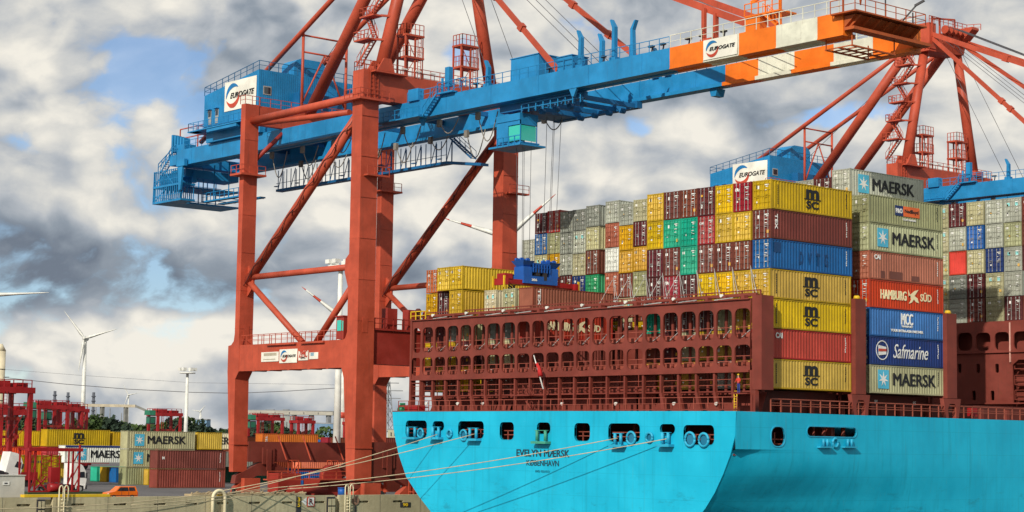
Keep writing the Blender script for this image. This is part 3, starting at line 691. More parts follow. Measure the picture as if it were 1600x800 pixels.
# starboard stack of the second bay
R0 = [('beige', 'maersk'), ('navy', 'saf'), ('blue', 'mcc'), ('vermilion', 'hs'), ('coral', 'cai'), ('greenish', 'maersk'), ('greenish', 'po')]
rl = ['beige star-emblem container at the bottom of the second starboard stack', 'dark blue container with white handwriting-style lettering above the bottom beige one', 'blue container with bold white block letters in the second starboard stack',
      'orange-red container with cream lettering and bird-like mark in the second starboard stack', 'faded coral container with rust patches above the orange-red one', 'mossy beige star-emblem container directly above the faded coral one', 'mossy beige container with blue and orange square logo near the stack top']
Y0 = 151.9; L = 12.4
for i, (c, kind) in enumerate(R0):
    t = container(SX, Y0, B0 + i * TH, 12.3, 2.9, c, rl[i], 'containers on the second starboard stack')
    if kind == 'maersk': star_logo(t, 2.9, 1.3, 1.75, y1=3.8, y2=10.8)
    elif kind == 'saf':
        ring = [(1.0 * math.cos(R_(a)), 1.0 * math.sin(R_(a))) for a in range(0, 360, 15)]
        plate('emblem_ring', [ring], [[(x * .9, y * .9) for x, y in ring]], .02, side_M(t, 2.0, 1.5), WHITE, t)
        fl = plate('emblem_flag', [[(-.6, -.55), (.65, -.4), (.65, .35), (-.6, .5)]], [], .02, side_M(t, 2.0, 1.5), WHITE, t)
        plate('flag_band', [[(-.6, -.15), (.65, -.1), (.65, .15), (-.6, .15)]], [], .02, side_M(t, 2.0, 1.5, .03), LRED, fl)
        text('Safmarine', 1.45, side_M(t, 6.7, 1.5), WHITE, t, wid=5.8, shear=.35, bold=.0)
    elif kind == 'mcc':
        text('MCC', 1.15, side_M(t, 6.1, 1.95), WHITE, t, wid=1.9, bold=.10); text('TRANSPORT', .22, side_M(t, 6.1, 1.2), WHITE, t, wid=1.9, bold=.05)
        text('YOUR INTRA-ASIA PARTNER', .28, side_M(t, 6.1, .72), WHITE, t, wid=5.4, bold=.05)
    elif kind == 'hs': hsud(t, 2.9)
    elif kind == 'cai':
        text('CAI', .5, side_M(t, 1.3, 2.3), WHITE, t, wid=1.0, bold=.06)
        mb = MB(); l = t.location
        for a, b2, hh in ((1.8, 2.5, .75), (3.3, 5.4, .8), (6.9, 8.2, .55)): mb.box(l.x - .004, l.x + .004, l.y + a, l.y + b2, l.z + .17, l.z + .17 + hh)
        mb.build('rust_patch', paint('rust_patch', (.17, .06, .045), .8, .4, .4, .5), t)
    elif kind == 'po':
        e = plate('emblem_panel', [[(0, 0), (1.35, 0), (1.35, 1.05), (0, 1.05)]], [], .02, side_M(t, 4.2, 1.05), paint('emblem_navy', (.012, .03, .12), .5, .1, 0, 0), t)
        text('P&O', .5, side_M(t, 4.87, 1.57, .035), WHITE, e, wid=1.1, bold=.05)
        e = plate('emblem_panel', [[(0, 0), (2.7, 0), (2.7, 1.05), (0, 1.05)]], [], .02, side_M(t, 5.58, 1.05), paint('emblem_orange', (.75, .14, .03), .5, .1, 0, 0), t)
        text('Nedlloyd', .5, side_M(t, 6.93, 1.57, .035), BLACKT, e, wid=2.3, bold=.03)
        text('CONTAINERS', .2, side_M(t, 6.6, .72), WHITE, t, wid=2.2, bold=.05)
    small_marks(t, 2.9, 12.2, WHITE if c in ('navy', 'blue', 'vermilion', 'coral') else BLACKT)
t = container(SX - 2.46, Y0, B0 + 7 * TH, 12.3, 2.9, 'lgrey', 'topmost light grey star-emblem container rising above the second starboard stack', 'containers on the second starboard stack')
star_logo(t, 2.9, 1.3, 1.75, y1=3.7, y2=10.6)
container(SX - 4.92, Y0, B0 + 7 * TH - .7, 12.3, 2.9, 'maroon', 'dark maroon container top peeking out left of the topmost grey star one', G3)
container(SX - 7.38, Y0, B0 + 7 * TH - .7, 12.3, 2.9, 'lgrey', 'light grey container top peeking out above the yellow corner container', G3)
for i, c in enumerate(['brown', 'grey', 'blue', 'crimson', 'brown', 'lgrey', 'grey']):
    container(SX - 2.46, Y0, B0 + i * TH, 12.3, 2.9, c, f'{WORD[c]} container end, {["bottom","second up","third up","fourth up","fifth up","sixth up","seventh up"][i]} beside the lettered second starboard stack', G3)
# --- third bay (door ends at Y = 186)
C5 = [['beige'] * 5, ['maroon', 'lgrey', 'vermilion', 'grey', 'lgrey'], ['beige', 'blue', 'beige', 'maroon', 'brown'], ['lgrey', 'lgrey', 'navy', 'beige', 'beige'], ['lgrey', 'greenish', 'lgrey', 'lgrey', 'maroon'], ['brown', 'brown', 'maroon', 'grey', 'brown']]
xs = [-137.15, -134.65, -132.1, -129.45, -126.9, -124.4]
for q, col in enumerate(C5):
    for j, c in enumerate(col):
        container(xs[q] - .03, 186.0, 37.0 - (j + 1) * 2.88 + (.35 if q >= 3 and j == 0 else 0) * 0, 12.19, 2.86, c, f'{WORD[c]} container in the far starboard stacks, {ORD[j]} tier down, {ORD[q]} column', 'containers in the far right bay', wid=2.44, ends='plain' if c == 'vermilion' else 'doors')

# ------------------------------------------------------------------ the ship
ship = thing('container_ship', 'huge light blue container ship seen from its stern, moored under the red crane', 'ship', (-148, 131.5, -5))
TY = 131.5; XS, XP = -121.3, -174.8; ZT = 10.9
prof_r = [(10.9, 0), (8.6, .1), (6.8, .7), (5.0, 1.6), (3.2, 2.7), (1.7, 3.9), (0.2, 5.6), (-1.5, 8.2), (-3.2, 12.5), (-4.4, 20)]
prof_l = [(11.1, 0), (9.1, .3), (7.6, .8), (6.1, 1.4), (3.6, 2.9), (1.5, 5.3), (-.2, 7.6), (-2, 11.2), (-4.4, 20)]
outer = [(XS - o - 0, z) for z, o in prof_r] + [(XP + o, z) for z, o in prof_l[::-1]]
def pxr(x0, x1, y0, y1, r=.5):
    a = aY(x0, (y0 + y1) / 2, TY); b_ = aY(x1, (y0 + y1) / 2, TY); m1 = aY((x0 + x1) / 2, y0, TY).z; m2 = aY((x0 + x1) / 2, y1, TY).z
    return (a.x + b_.x) / 2, (m1 + m2) / 2, b_.x - a.x, m1 - m2, r
TH_ = [(634, 667, 657, 684), (676, 694, 658, 673), (716, 756, 658, 685), (781, 803, 659.5, 687), (839, 860, 660, 678), (897.5, 922, 661, 689), (950.6, 1000, 661.5, 690.5), (1031, 1055, 662.5, 678), (1068, 1116, 664, 695)]
hs_ = [pxr(*q) for q in TH_]
MT = frame_M((0, TY + .12, 0), UX, UZ)
plate('transom', [outer], [rr(*h) for h in hs_], .24, MT, HULL, ship)
# rims round the openings
for (cx, cz, w_, h_, r) in hs_:
    plate('opening_rim', [rr(cx, cz, w_ + .10, h_ + .10, .55)], [rr(cx, cz, w_, h_, .5)], .28, MT, HULL, ship)
# hull sides: loft
def side_mesh(sgn):
    X0_ = XS if sgn > 0 else XP; pr = prof_r if sgn > 0 else prof_l
    zs = [7.35 if sgn > 0 else 10.95, 7.1, 6.8, 6.4, 6, 5.5, 5, 4.5, 4, 3.5, 3, 2.5, 2, 1.5, 1, .5, 0, -1.2, -2.6, -4, -5.6]
    def off(z):
        if z >= pr[0][0]: return 0
        for (za, oa), (zb, ob) in zip(pr, pr[1:]):
            if zb <= z <= za: return oa + (ob - oa) * (za - z) / (za - zb)
        return pr[-1][1]
    ys = [TY + .02, 133, 135, 138, 142, 147, 153, 160, 168, 178, 190, 205, 225, 250, 300, 360, 400, 440, 470, 500]
    mb = MB(); vs = []
    for y in ys:
        t = min(1, (y - TY) / 65); f = (1 - t) ** 3.4; bow = max(0, (y - 380) / 120) ** 2 * 26
        for z in zs:
            q_ = max(0., min(1., (7.35 - z) / 5.0)); q_ = q_ * q_ * (3 - 2 * q_); wy = min(1., (y - TY) / 5)
            o0 = off(z) * ((1 - wy) + wy * q_) * (0 if z > 7.3 else 1) if sgn > 0 else off(z)
            vs.append((X0_ - sgn * (o0 * f + bow), y, z))
    n = len(zs); fs = []
    for i in range(len(ys) - 1):
        for j in range(n - 1):
            q = (i * n + j, i * n + j + 1, (i + 1) * n + j + 1, (i + 1) * n + j); fs.append(q if sgn < 0 else q[::-1])
    mb.add(vs, fs, 0, True); return mb
side_mesh(1).build('hull_side', HULL, ship); side_mesh(-1).build('hull_side', HULL, ship)
def pyr(x0, x1, y0, y1, r): a, b_ = aX(x0, (y0 + y1) / 2, XS), aX(x1, (y0 + y1) / 2, XS); u_, v_ = aX((x0 + x1) / 2, y0, XS).z, aX((x0 + x1) / 2, y1, XS).z; return (a.y + b_.y) / 2, (u_ + v_) / 2, b_.y - a.y, u_ - v_, r
h2 = [pyr(1205, 1226, 667, 697, .7), pyr(1261, 1338, 667.5, 682, .6)]
plate('upper_side', [[(TY + .02, 7.35), (380, 7.35), (380, ZT), (TY + .02, ZT)]], [rr(*h) for h in h2], .12, frame_M((XS - .06, 0, 0), UY, UZ), HULL, ship)
for (cx, cz, w_, h_, r) in h2: plate('opening_rim', [rr(cx, cz, w_ + .2, h_ + .2, r + .1)], [rr(cx, cz, w_, h_, r)], .2, frame_M((XS - .04, 0, 0), UY, UZ), HULLP, ship)
mb = MB(); mb.box(XP + .3, XS - .3, TY + .3, 380, ZT - .15, ZT - .02); mb.build('weather_deck', SHIPB, ship)
mb = MB(); mb.box(XP + .6, XS - .6, TY + .3, 170, 6.75, 6.9); mb.box(XP + .6, XS - .6, 146, 146.2, 6.9, ZT - .2)
for i in range(14): x = XP + 3 + i * 3.8; mb.box(x, x + .15, 134, 134.3, 6.9, ZT - .2)
mb.build('mooring_deck', SHIPB, ship)
mb = MB()
for (cx, cz, w_, h_, r) in hs_:
    if h_ > 1.7 and w_ > 2:
        for zz in (.33, .62): mb.box(cx - w_ / 2, cx + w_ / 2, TY + .6, TY + .68, cz - h_ / 2 + zz * h_ * .8, cz - h_ / 2 + zz * h_ * .8 + .08)
        for q in (-.25, .2): mb.box(cx + q * w_, cx + q * w_ + .09, TY + .6, TY + .7, cz - h_ / 2, cz + h_ * .05)
    mb.tube((cx + .3 * w_, 135.5, 7.9), (cx + .3 * w_ + 1.6, 135.5, 7.9), .6, n=12)
for zz in (.3, .6): mb.box(XS - .8, XS - .72, h2[0][0] - 1.5, h2[0][0] + 1.5, 7.4 + zz * 1.5, 7.5 + zz * 1.5)
mb.box(XS - .8, XS - .72, h2[0][0] + .3, h2[0][0] + .4, 7.2, 9)
for i in range(6): mb.tube((XS - 1.5, h2[1][0] - 4 + i * 1.5, 7.4), (XS - 1.5, h2[1][0] - 4 + i * 1.5, 10.4), .12 + .1 * (i % 2), n=8)
mb.build('mooring_rails', paint('rail_brown', (.30, .07, .045), .6, .3, .1, .2), ship)
# fairleads: roller pairs on a lip, round panama chocks
RL = [(641, 652, 676), (680, 689, 676), (738, 748, 678), (843, 856, 682), (965, 974, 687), (1039, 1048, 686)]
for px0, px1, py in RL:
    a, b_ = aY(px0, py, TY), aY(px1, py, TY); m_ = MB(); green = px0 == 843
    for x in (a.x, b_.x): m_.tube((x, TY - .35, a.z - .45), (x, TY - .35, a.z + .6), .17, n=10)
    m_.box(a.x - .5, b_.x + .5, TY - .8, TY, a.z - .75, a.z - .5); m_.box(a.x - .3, b_.x + .3, TY - .45, TY - .2, a.z + .6, a.z + .66)
    m_.build('roller_fairlead', paint('worn_green', (.05, .30, .20), .6, .6, .3, .3) if green else HULLP, ship)
for px, py, R2 in ((658.5, 677, .5), (725.5, 680, .55), (703.5, 677.5, .4), (987.5, 684.5, .6), (1016, 683.5, .45), (1079.5, 686.5, .65), (1101, 687.5, .62)):
    c = aY(px, py, TY); m_ = MB(); pts = [(c.x + R2 * math.cos(R_(q)), TY - .14, c.z + R2 * math.sin(R_(q))) for q in range(0, 361, 20)]
    m_.path(pts, .13, 7); m_.build('round_chock', HULLP, ship)
    m_ = MB(); m_.tube((c.x, TY - .01, c.z), (c.x, TY - .05, c.z), R2 * .8, n=16); m_.build('chock_bore', paint('bore_blue', (.01, .16, .28), .6), ship)
for px0, px1 in ((1284, 1290), (1322, 1328)):
    a = aX(px0, 688, XS); b_ = aX(px1, 688, XS); m_ = MB()
    zt_, zl_ = aX(px0, 686, XS).z, aX(px0, 697.5, XS).z
    for y in (a.y, b_.y): m_.tube((XS + .22, y, zt_), (XS + .22, y, zl_), .13, n=8)
    m_.box(XS, XS + .45, a.y - .7, b_.y + .7, zl_ - .14, zl_); m_.build('roller_fairlead', HULLP, ship)
c = aX(1304, 692, XS); m_ = MB(); m_.path([(XS + .1, c.y + .42 * math.cos(R_(q)), c.z + .42 * math.sin(R_(q))) for q in range(0, 361, 20)], .12, 7); m_.build('round_chock', HULLP, ship)
c = aY(848, 708, TY); NAVYT = paint('name_lettering', (.012, .045, .07), .6, .4, 0, .4)
text('EVELYN MÆRSK', .72, frame_M((c.x, TY - .03, c.z), UX, UZ), NAVYT, ship, wid=8.3, bold=.01)
c = aY(848, 723.5, TY); text('KØBENHAVN', .60, frame_M((c.x, TY - .03, c.z), UX, UZ), NAVYT, ship, wid=5.1, bold=.02)
c = aY(848, 736.5, TY); text('IMO 9321512', .22, frame_M((c.x, TY - .03, c.z), UX, UZ), paint('faded_name', (.01, .17, .25), .6), ship, wid=2.2)
m_ = MB(); ps = [(x, z) for z, x in [(z, XS - o) for z, o in prof_r]]
for (xa, za), (xb, zb) in zip(ps, ps[1:]): m_.bar((xa, TY + .0, za), (xb, TY + .0, zb), .10, .10)
m_.build('transom_edge', HULL, ship)
m_ = MB(); False and m_.prism([(XS - 1.2, 4.4), (XS - 1.6, 4.4), (XS - 6, -1.2), (XS - 14, -4.8), (XS - 13, -5), (XS - 4.4, -1)], 'Y', TY + .26, TY + 1.2); 
m_ = MB(); m_.box(XP + .05, XS - .02, TY - .02, TY + .3, ZT + (.12), ZT + .22); m_.build('deck_edge', SHIPB, ship)

# --- stern lashing bridge
BY = 134.9; bz = lambda px, y: aY(px, y, BY).z
bx = lambda px, y=560: aY(px, y, BY).x
lb = thing('lashing_bridge', 'wide brown lashing bridge with rows of oval openings across the stern', 'lashing bridge', (-148, BY, ZT))
cen = [668.6, 688, 708, 727.9, 748.5, 771.4, 795, 818.6, 841, 864, 887.5, 911, 937, 963.5, 993, 1021, 1048, 1075.5, 1104, 1132, 1161]
X_c = [bx(q) for q in cen]
zt1, zb1 = bz(1075, 487), bz(1075, 533); zt2, zb2 = bz(1075, 542), bz(1075, 574.5)
zt3, zb3 = bz(1075, 580), bz(1075, 613); ztop = bz(1075, 474)
holes = []
for i, x in enumerate(X_c):
    prv = X_c[i] - (X_c[i] - X_c[i - 1] if i else 2.3) / 2; nxt = X_c[i] + ((X_c[i + 1] - X_c[i]) if i < len(X_c) - 1 else 2.4) / 2
    c_, w_ = (prv + nxt) / 2, (nxt - prv) - .36
    holes += [rr(c_, (zt1 + zb1) / 2, w_, zt1 - zb1, .62), rr(c_, (zt2 + zb2) / 2, w_, zt2 - zb2, .55)]
xl0 = bx(645); xr0 = bx(1173)
holes += [rr(bx(652), (zt1 + zb1) / 2, 1.35, zt1 - zb1, .45), rr(bx(651), (zt2 + zb2) / 2, 1.5, zt2 - zb2, .3)]
plate('oval_plating', [[(xl0, zt3 - .05), (xr0, zt3 - .05), (xr0, ztop), (xl0, ztop)]], holes, .18, frame_M((0, BY, 0), UX, UZ), SHIPB, lb)
m_ = MB(); m_.box(xl0, xr0, BY - .35, BY - .1, zt3 - .25, zt3 - .06); m_.box(xl0, xr0, BY + .1, BY + 1.6, zb1 - .35, zb1 - .2); m_.box(xl0, xr0, BY + .1, BY + 1.6, zb2 - .2, zb2 - .05); m_.box(xl0, xr0, BY - .3, BY + 1.6, ztop, ztop + .12)
m_.box(xl0, xr0, BY + .05, BY + 1.6, zb3 - .05, zb3 + .08)
m_.build('walkway', SHIPB, lb)
for i in range(len(X_c) + 1):      # vertical posts with flared feet
    x = (X_c[0] - 1.15) if i == 0 else (X_c[-1] + 1.2) if i == len(X_c) else (X_c[i - 1] + X_c[i]) / 2
    m_ = MB(); m_.box(x - .12, x + .12, BY - .22, BY + .1, zb3, zt3 - .06)
    mid = 6 <= i <= 15
    if mid: m_.box(x - .1, x + .1, BY - .22, BY + .1, ZT, zb3)
    else: m_.prism([(x - .12, zb3), (x + .16, zb3), (x + .75, ZT), (x + .15, ZT)], 'Y', BY - .22, BY + .12)
    m_.box(x - .08, x + .08, BY + .1, BY + .22, zb2, ztop - .1)
    m_.box(x - .14, x + .14, BY + 1.45, BY + 1.6, zb3, ztop - .15); m_.build('post', SHIPB, lb)
m_ = MB()
for i, x in enumerate(X_c):
    if not 6 <= i <= 14: m_.add([(x - 1.2, BY + 2.1, zb3), (x + 1.2, BY + 2.1, zb3), (x + 1.2, BY + 1.3, ZT), (x - 1.2, BY + 1.3, ZT)], [(3, 2, 1, 0)])
    else:
        m_.box(x - 1.2, x + 1.2, BY + 1.7, BY + 1.8, ZT, zt3)
m_.build('sloped_plating', SHIPB, lb)
m_ = MB()
for za, zb_ in ((zb1, 1.15), (zb2, 1.0), (zb3 + .1, 1.1)):
    for zz in (.5, 1.0): m_.bar((xl0, BY + .2, za + zb_ * zz), (xr0, BY + .2, za + zb_ * zz), .06, .06)
m_.rail([(XP + .5, TY + .5, ZT + .2), (XS - .3, TY + .5, ZT + .2)], 1.15, 1.9, .035)
for i, x in enumerate(X_c):       # inner posts and stored rods behind the ovals
    m_.bar((x + .1, BY + 1.4, zb3), (x + .1, BY + 1.4, ztop), .08, .08)
pass
for za, hh_ in ((zb1 - .1, .75), (zb2 - .1, .6)): m_.box(xl0, xr0, BY + 1.62, BY + 1.7, za, za + hh_)
m_.build('inner_rails', paint('rail_brown', (.3, .07, .04)), lb)
m_ = MB()
for i in range(0, len(X_c)):
    x = X_c[i]; m_.bar((x - .6, BY + .5, zb1 + .2), (x + .7, BY + .5, zb1 + 1.7 * rnd.uniform(.5, 1)), .07, .07)
    if i % 2: m_.bar((x - 1.1, BY - .3, ztop + .1), (x + 1.2, BY - .1, ztop + .25), .09, .09)
m_.build('lashing_rods', GALV, lb)
m_ = MB(); m_.rail([(xl0, BY + 1.4, ztop + .1), (xr0, BY + 1.4, ztop + .1)], .9, 2.4, .06, mid=False)
m_.bar((xl0, BY + .9, ztop + .55), (xr0, BY + .9, ztop + .55), .35, .28)
for x in X_c: m_.box(x - .2, x + .2, BY - .1, BY + .5, ztop + .1, ztop + .45)
m_.build('top_gantry', SHIPB, lb)
m_ = MB(); xe0, xe1 = aY(1175, 550, BY - .4).x, aY(1190, 550, BY - .4).x; zpt = aY(1182, 461, BY - .4).z
m_.box(xe0, xe1, BY - .4, BY + 1.3, 13.0, zpt)
m_.build('end_post', SHIPB, lb)
a_ = aY(1175, 640, BY - .4).x; b_ = XS - .05
plate('arched_foot', [[(a_, ZT), (b_, ZT), (b_, 12.95), (a_, 12.95)]], [[(a_ + .35, ZT + .02)] + [((a_ + b_) / 2 + (b_ - a_ - .75) / 2 * math.cos(R_(q)), 12.0 + .55 * math.sin(R_(q))) for q in range(180, -1, -20)] + [(b_ - .35, ZT + .02)]], .5, frame_M((0, BY - .4, 0), UX, UZ), SHIPB, lb)
m_ = MB(); xa = bx(645); m_.box(xa - .35, xa, BY - .2, BY + .5, ZT, ztop + .3); m_.box(xa + 1.9, xa + 2.05, BY - .1, BY + .3, ZT, zt3)
for z in (zb3, zb3 - 1.3, zt3 - .6): m_.box(xa, xa + 2, BY - .1, BY + 1, z, z + .12)
m_.build('port_post', SHIPB, lb)
for i, px in enumerate((665, 714, 753, 877, 961, 1052, 1118)):
    c = aY(px, 631, BY - .5); m_ = MB(); m_.tube(c, c + Vector((0, .3, .1)), .17, .1, n=10); m_.build('floodlight', MAST, lb)
for px in (675, 727, 785, 853, 908, 976, 1051, 1126):
    c = aY(px, 503 - (px - 645) * .062, BY - .3); m_ = MB(); m_.tube((c.x, BY - .3, ztop + .5), (c.x, BY + .1, ztop + .55), .16, .1, n=10); m_.build('floodlight', MAST, lb)
c = bx(840, 600); m_ = MB(); m_.box(c - 2, c + 1.2, BY - 2.2, BY - .1, zb3 - .2, zb3 - .08); m_.bar((c - .3, BY - 1.8, zb3), (c - .3, BY - .3, ZT), .12, .12); m_.stair((c + .8, BY - 1, ZT), (c - .9, BY - 1, zb3), .7); m_.build('staff_platform', SHIPB, lb)
fp = thing('ensign_staff', 'white ensign staff leaning at the stern with a furled red flag', 'flagpole', aY(849, 608, BY - 1.5))
p0, p1 = aY(849, 608, BY - 1.5), aY(834, 555, BY - 1.5)
m_ = MB(); m_.tube(p0, p1, .09, .05, 8); m_.build('staff', WHITE, fp)
m_ = MB(); q0, q1 = p0.lerp(p1, .75), p0.lerp(p1, .38); m_.path([q0 + Vector((.12, 0, 0)), q0.lerp(q1, .3) + Vector((.3, 0, -.1)), q0.lerp(q1, .6) + Vector((.22, 0, 0)), q1 + Vector((.15, 0, 0))], .16, 8, 0, .28); m_.build('furled_flag', paint('flag_red', (.50, .02, .02), .8, .2, 0, .2), fp)
# worker in bright overalls with a rope ladder on the bridge end
def person(px, py, Y, H, mats, label, lean=0.0):
    c = aY(px, py, Y); t = thing('person', label, 'person', c)
    s = H / 1.78; X, Yv, Z = c.x, c.y, c.z
    bm = MB()
    vs = [(0, 0, .95), (0, 0, 1.15), (0, -.02, 1.38), (0, -.02, 1.50), (0, -.04, 1.60), (0, -.04, 1.74), (.10, 0, .88), (.12, -.02, .50), (.13, .02, .08), (.14, -.12, .03), (-.10, 0, .88), (-.12, .04, .50), (-.16, .10, .08), (-.16, -.02, .03),
          (.20, -.02, 1.40), (.28, -.08, 1.16), (.22, -.28, 1.06), (.20, -.36, 1.05), (-.20, -.02, 1.40), (-.30, -.06, 1.16), (-.24, -.24, 1.04), (-.22, -.32, 1.03)]
    rr_ = [.15, .14, .16, .07, .085, .085, .09, .065, .05, .04, .09, .065, .05, .04, .065, .05, .038, .04, .065, .05, .038, .04]
    ed = [(0, 1), (1, 2), (2, 3), (3, 4), (4, 5), (0, 6), (6, 7), (7, 8), (8, 9), (0, 10), (10, 11), (11, 12), (12, 13), (2, 14), (14, 15), (15, 16), (16, 17), (2, 18), (18, 19), (19, 20), (20, 21)]
    me = bpy.data.meshes.new('body'); me.from_pydata([(x * s, y * s, z * s) for x, y, z in vs], ed, []); o = link('body', me, t)
    sk = o.modifiers.new('skin', 'SKIN'); o.modifiers.new('sub', 'SUBSURF').levels = 1
    for i, r in enumerate(rr_): me.skin_vertices[0].data[i].radius = (r * s, r * s)
    me.skin_vertices[0].data[0].use_root = True
    dg = bpy.context.evaluated_depsgraph_get(); me2 = bpy.data.meshes.new_from_object(o.evaluated_get(dg)); o.modifiers.clear(); o.data = me2
    for mm in mats: me2.materials.append(mm)
    for f in me2.polygons:
        z = f.center.z / s; y = f.center.y / s; f.use_smooth = True
        f.material_index = 2 if (z > 1.5 or (z < 1.12 and z > .95 and y < -.27)) else (0 if z > .95 else 1)
    hb = MB(); hb.add(*ico(.115 * s, (X, Yv - .04 * s, Z + 1.78 * s), .7)); hb.build('helmet', mats[3], t)
    return t
def ico(r, c, sq=1.0):
    vs, fs = [], []; n, m = 8, 5
    for i in range(m + 1):
        a = math.pi * i / m
        for j in range(n): b = 2 * math.pi * j / n; vs.append((c[0] + r * math.sin(a) * math.cos(b), c[1] + r * math.sin(a) * math.sin(b), c[2] + r * sq * math.cos(a)))
    for i in range(m):
        for j in range(n): fs.append((i * n + j, (i + 1) * n + j, (i + 1) * n + (j + 1) % n, i * n + (j + 1) % n))
    return vs, fs
SKIN = paint('skin', (.45, .25, .17), .6, 0, 0, 0)
person(1154, 614, BY - .55, 1.75, [paint('jacket_red', (.60, .05, .03), .8, .1, 0, 0), paint('trousers_blue', (.02, .05, .25), .8, .1, 0, 0), SKIN, YEL], 'small worker in red jacket and blue trousers at the railing of the stern bridge')
c = aY(1154, 614, BY - .55); m_ = MB(); m_.box(c.x - .8, c.x + 1.6, BY - 1.1, BY - .2, c.z - .12, c.z); m_.build('end_platform', SHIPB, lb)
t = thing('rope_ladder', 'yellow rope hanging from the stern bridge platform down to the blue hull edge', 'rope', (c.x, BY - 1.0, ZT))
m_ = MB(); m_.tube((c.x - .1, BY - 1.05, c.z), (c.x - .1, BY - 1.05, ZT), .05, n=6); m_.tube((c.x + .25, BY - 1.05, c.z), (c.x + .25, BY - 1.05, ZT), .05, n=6)
for i in range(8): m_.box(c.x - .1, c.x + .25, BY - 1.07, BY - 1.03, ZT + .2 + i * .25, ZT + .24 + i * .25)
m_.build('rope_strands', YEL, t)
# red lifesaving/fire equipment on the port corner of the deck
t = thing('deck_machine', 'small red deck winch unit on the port corner of the stern deck', 'winch', (aY(640, 640, 133).x, 133, ZT))
x = t.location.x; m_ = MB(); m_.box(x - 1.6, x + 1.9, 132.6, 133.8, ZT + .1, ZT + .9); m_.build('housing', SRED, t)
m_ = MB(); m_.box(x - 1.3, x - .3, 132.55, 132.6, ZT + .9, ZT + 1.15); m_.tube((x - 1.2, 132.4, ZT + .4), (x - .4, 132.4, ZT + .4), .3, n=12); m_.build('drum', GREEN, t)
t = thing('deck_ventilator', 'small brown mushroom ventilator above the port end of the stern bridge', 'ventilator', (bx(647, 495), BY + .6, ztop))
x = t.location.x; m_ = MB(); m_.tube((x, BY + .6, ztop), (x, BY + .6, ztop + 1.1), .35, .35, 12); m_.tube((x, BY + .6, ztop + 1.1), (x, BY + .6, ztop + 1.5), .55, .2, 12); m_.build('cowl', SHIPD, t)
m_ = MB(); m_.rail([(x - .6, BY, ztop + .1), (x + 2.2, BY, ztop + .1)], 1.0, .9, .05); m_.build('guard', YEL, t)
# --- lashing bridges between the bays (posts on the starboard side)
def bridge2(px0, px1, Yc, ztop_, lab):
    t = thing('lashing_bridge', lab, 'lashing bridge', (-148, Yc, ZT), 'brown lashing bridges between the container bays')
    y0, y1 = aX(px0, 560, XS).y, aX(px1, 560, XS).y
    m_ = MB(); m_.box(XS - 1.8, XS, y0, y1, 13.0, ztop_); m_.build('end_post', SHIPB, t)
    w_ = (y1 - y0) * .9; yc = (y0 + y1) / 2
    pts = [(yc - w_ * 1.0, 12.95), (yc - w_ * .72, ZT), (yc + w_ * .72, ZT), (yc + w_ * 1.0, 12.95)]
    hole = [(yc - w_ * .42, ZT + .02), (yc - w_ * .5, 11.9), (yc - w_ * .3, 12.4), (yc + w_ * .3, 12.4), (yc + w_ * .5, 11.9), (yc + w_ * .42, ZT + .02)]
    plate('arched_foot', [pts], [hole], .5, frame_M((XS - .25, 0, 0), UY, UZ), SHIPB, t)
    m_ = MB()
    for i in range(22): x = XS - 2.4 - i * 2.46; m_.box(x - .12, x + .12, yc - .5, yc - .3, ZT, ztop_ - .5)
    for z in (13.2, 16.1, 19.0, ztop_ - .5): m_.box(XP + .5, XS - 1.8, yc - .5, yc + .5, z, z + .15)
    m_.build('frame', SHIPB, t)
    m_ = MB(); m_.tube((XS - .5, yc, ztop_), (XS - .5, yc, ztop_ + .35), .4, .25, 10); m_.build('beacon', YEL, t)
    return t
bridge2(1337, 1353, 150.6, aX(1344, 467, XS).z, 'brown lashing bridge post with yellow cap between the two starboard container stacks')
bridge2(1480, 1495, 165.9, aX(1487, 490, XS).z, 'brown lashing bridge post with yellow cap right of the second starboard stack')
# --- bulkhead in front of the third bay
KY = 184.3; kx = lambda px, y=560: aY(px, y, KY).x; kz = lambda px, y: aY(px, y, KY).z
bh = thing('bulkhead', 'tall rusty brown bulkhead with oval windows at the right edge of the ship', 'bulkhead', (-140, KY, ZT))
z0k = kz(1500, 640); z1k = kz(1500, 506)
hl = [rr(kx(1508.5), kz(1508, 534), kx(1520) - kx(1497), kz(1508, 520) - kz(1508, 548), .6), rr(kx(1537), kz(1537, 534), kx(1549) - kx(1526), kz(1508, 520) - kz(1508, 548), .6), rr(kx(1566.5), kz(1566, 533), kx(1578) - kx(1555), kz(1508, 520) - kz(1508, 548), .6), rr(kx(1597), kz(1597, 532), 2.1, kz(1508, 520) - kz(1508, 548), .6)]
for px in (1500, 1529, 1558.5): hl.append(rr(kx(px), kz(px, 575.5), .5, kz(px, 569) - kz(px, 583), .1, 1))
for px in (1522, 1551): hl.append(rr(kx(px), kz(px, 618), .5, 1.1, .1, 1))
hl.append([(kx(1583), kz(1583, 640)), (kx(1583), kz(1583, 570)), (kx(1592), kz(1592, 562)), (XS - .6, kz(1592, 562)), (XS - .6, kz(1592, 640))])
plate('plating', [[(XP + .3, ZT), (XS - .1, ZT), (XS - .1, z1k), (XP + .3, z1k)]], hl, .2, frame_M((0, KY, 0), UX, UZ), SHIPB, bh)
m_ = MB(); m_.box(XP + .3, XS - .1, KY + .1, KY + 1.5, z1k, z1k + .1); m_.box(XP + .3, XS - .1, KY - .35, KY - .1, kz(1500, 552) - .1, kz(1500, 552)); m_.box(XP + .3, XS - 1, KY - .6, KY - .1, z0k + .6, z0k + .75)
for z in (13.5, 15.2, 17): m_.rail([(kx(1583), KY + .3, z), (XS - .3, KY + .3, z)], 1.0, 1.5, .04); m_.box(kx(1583), XS - .3, KY + .2, KY + 1.2, z - .1, z)
m_.box(XP + 2, XS - 1, KY + 1.45, KY + 1.6, ZT, z1k - .4)
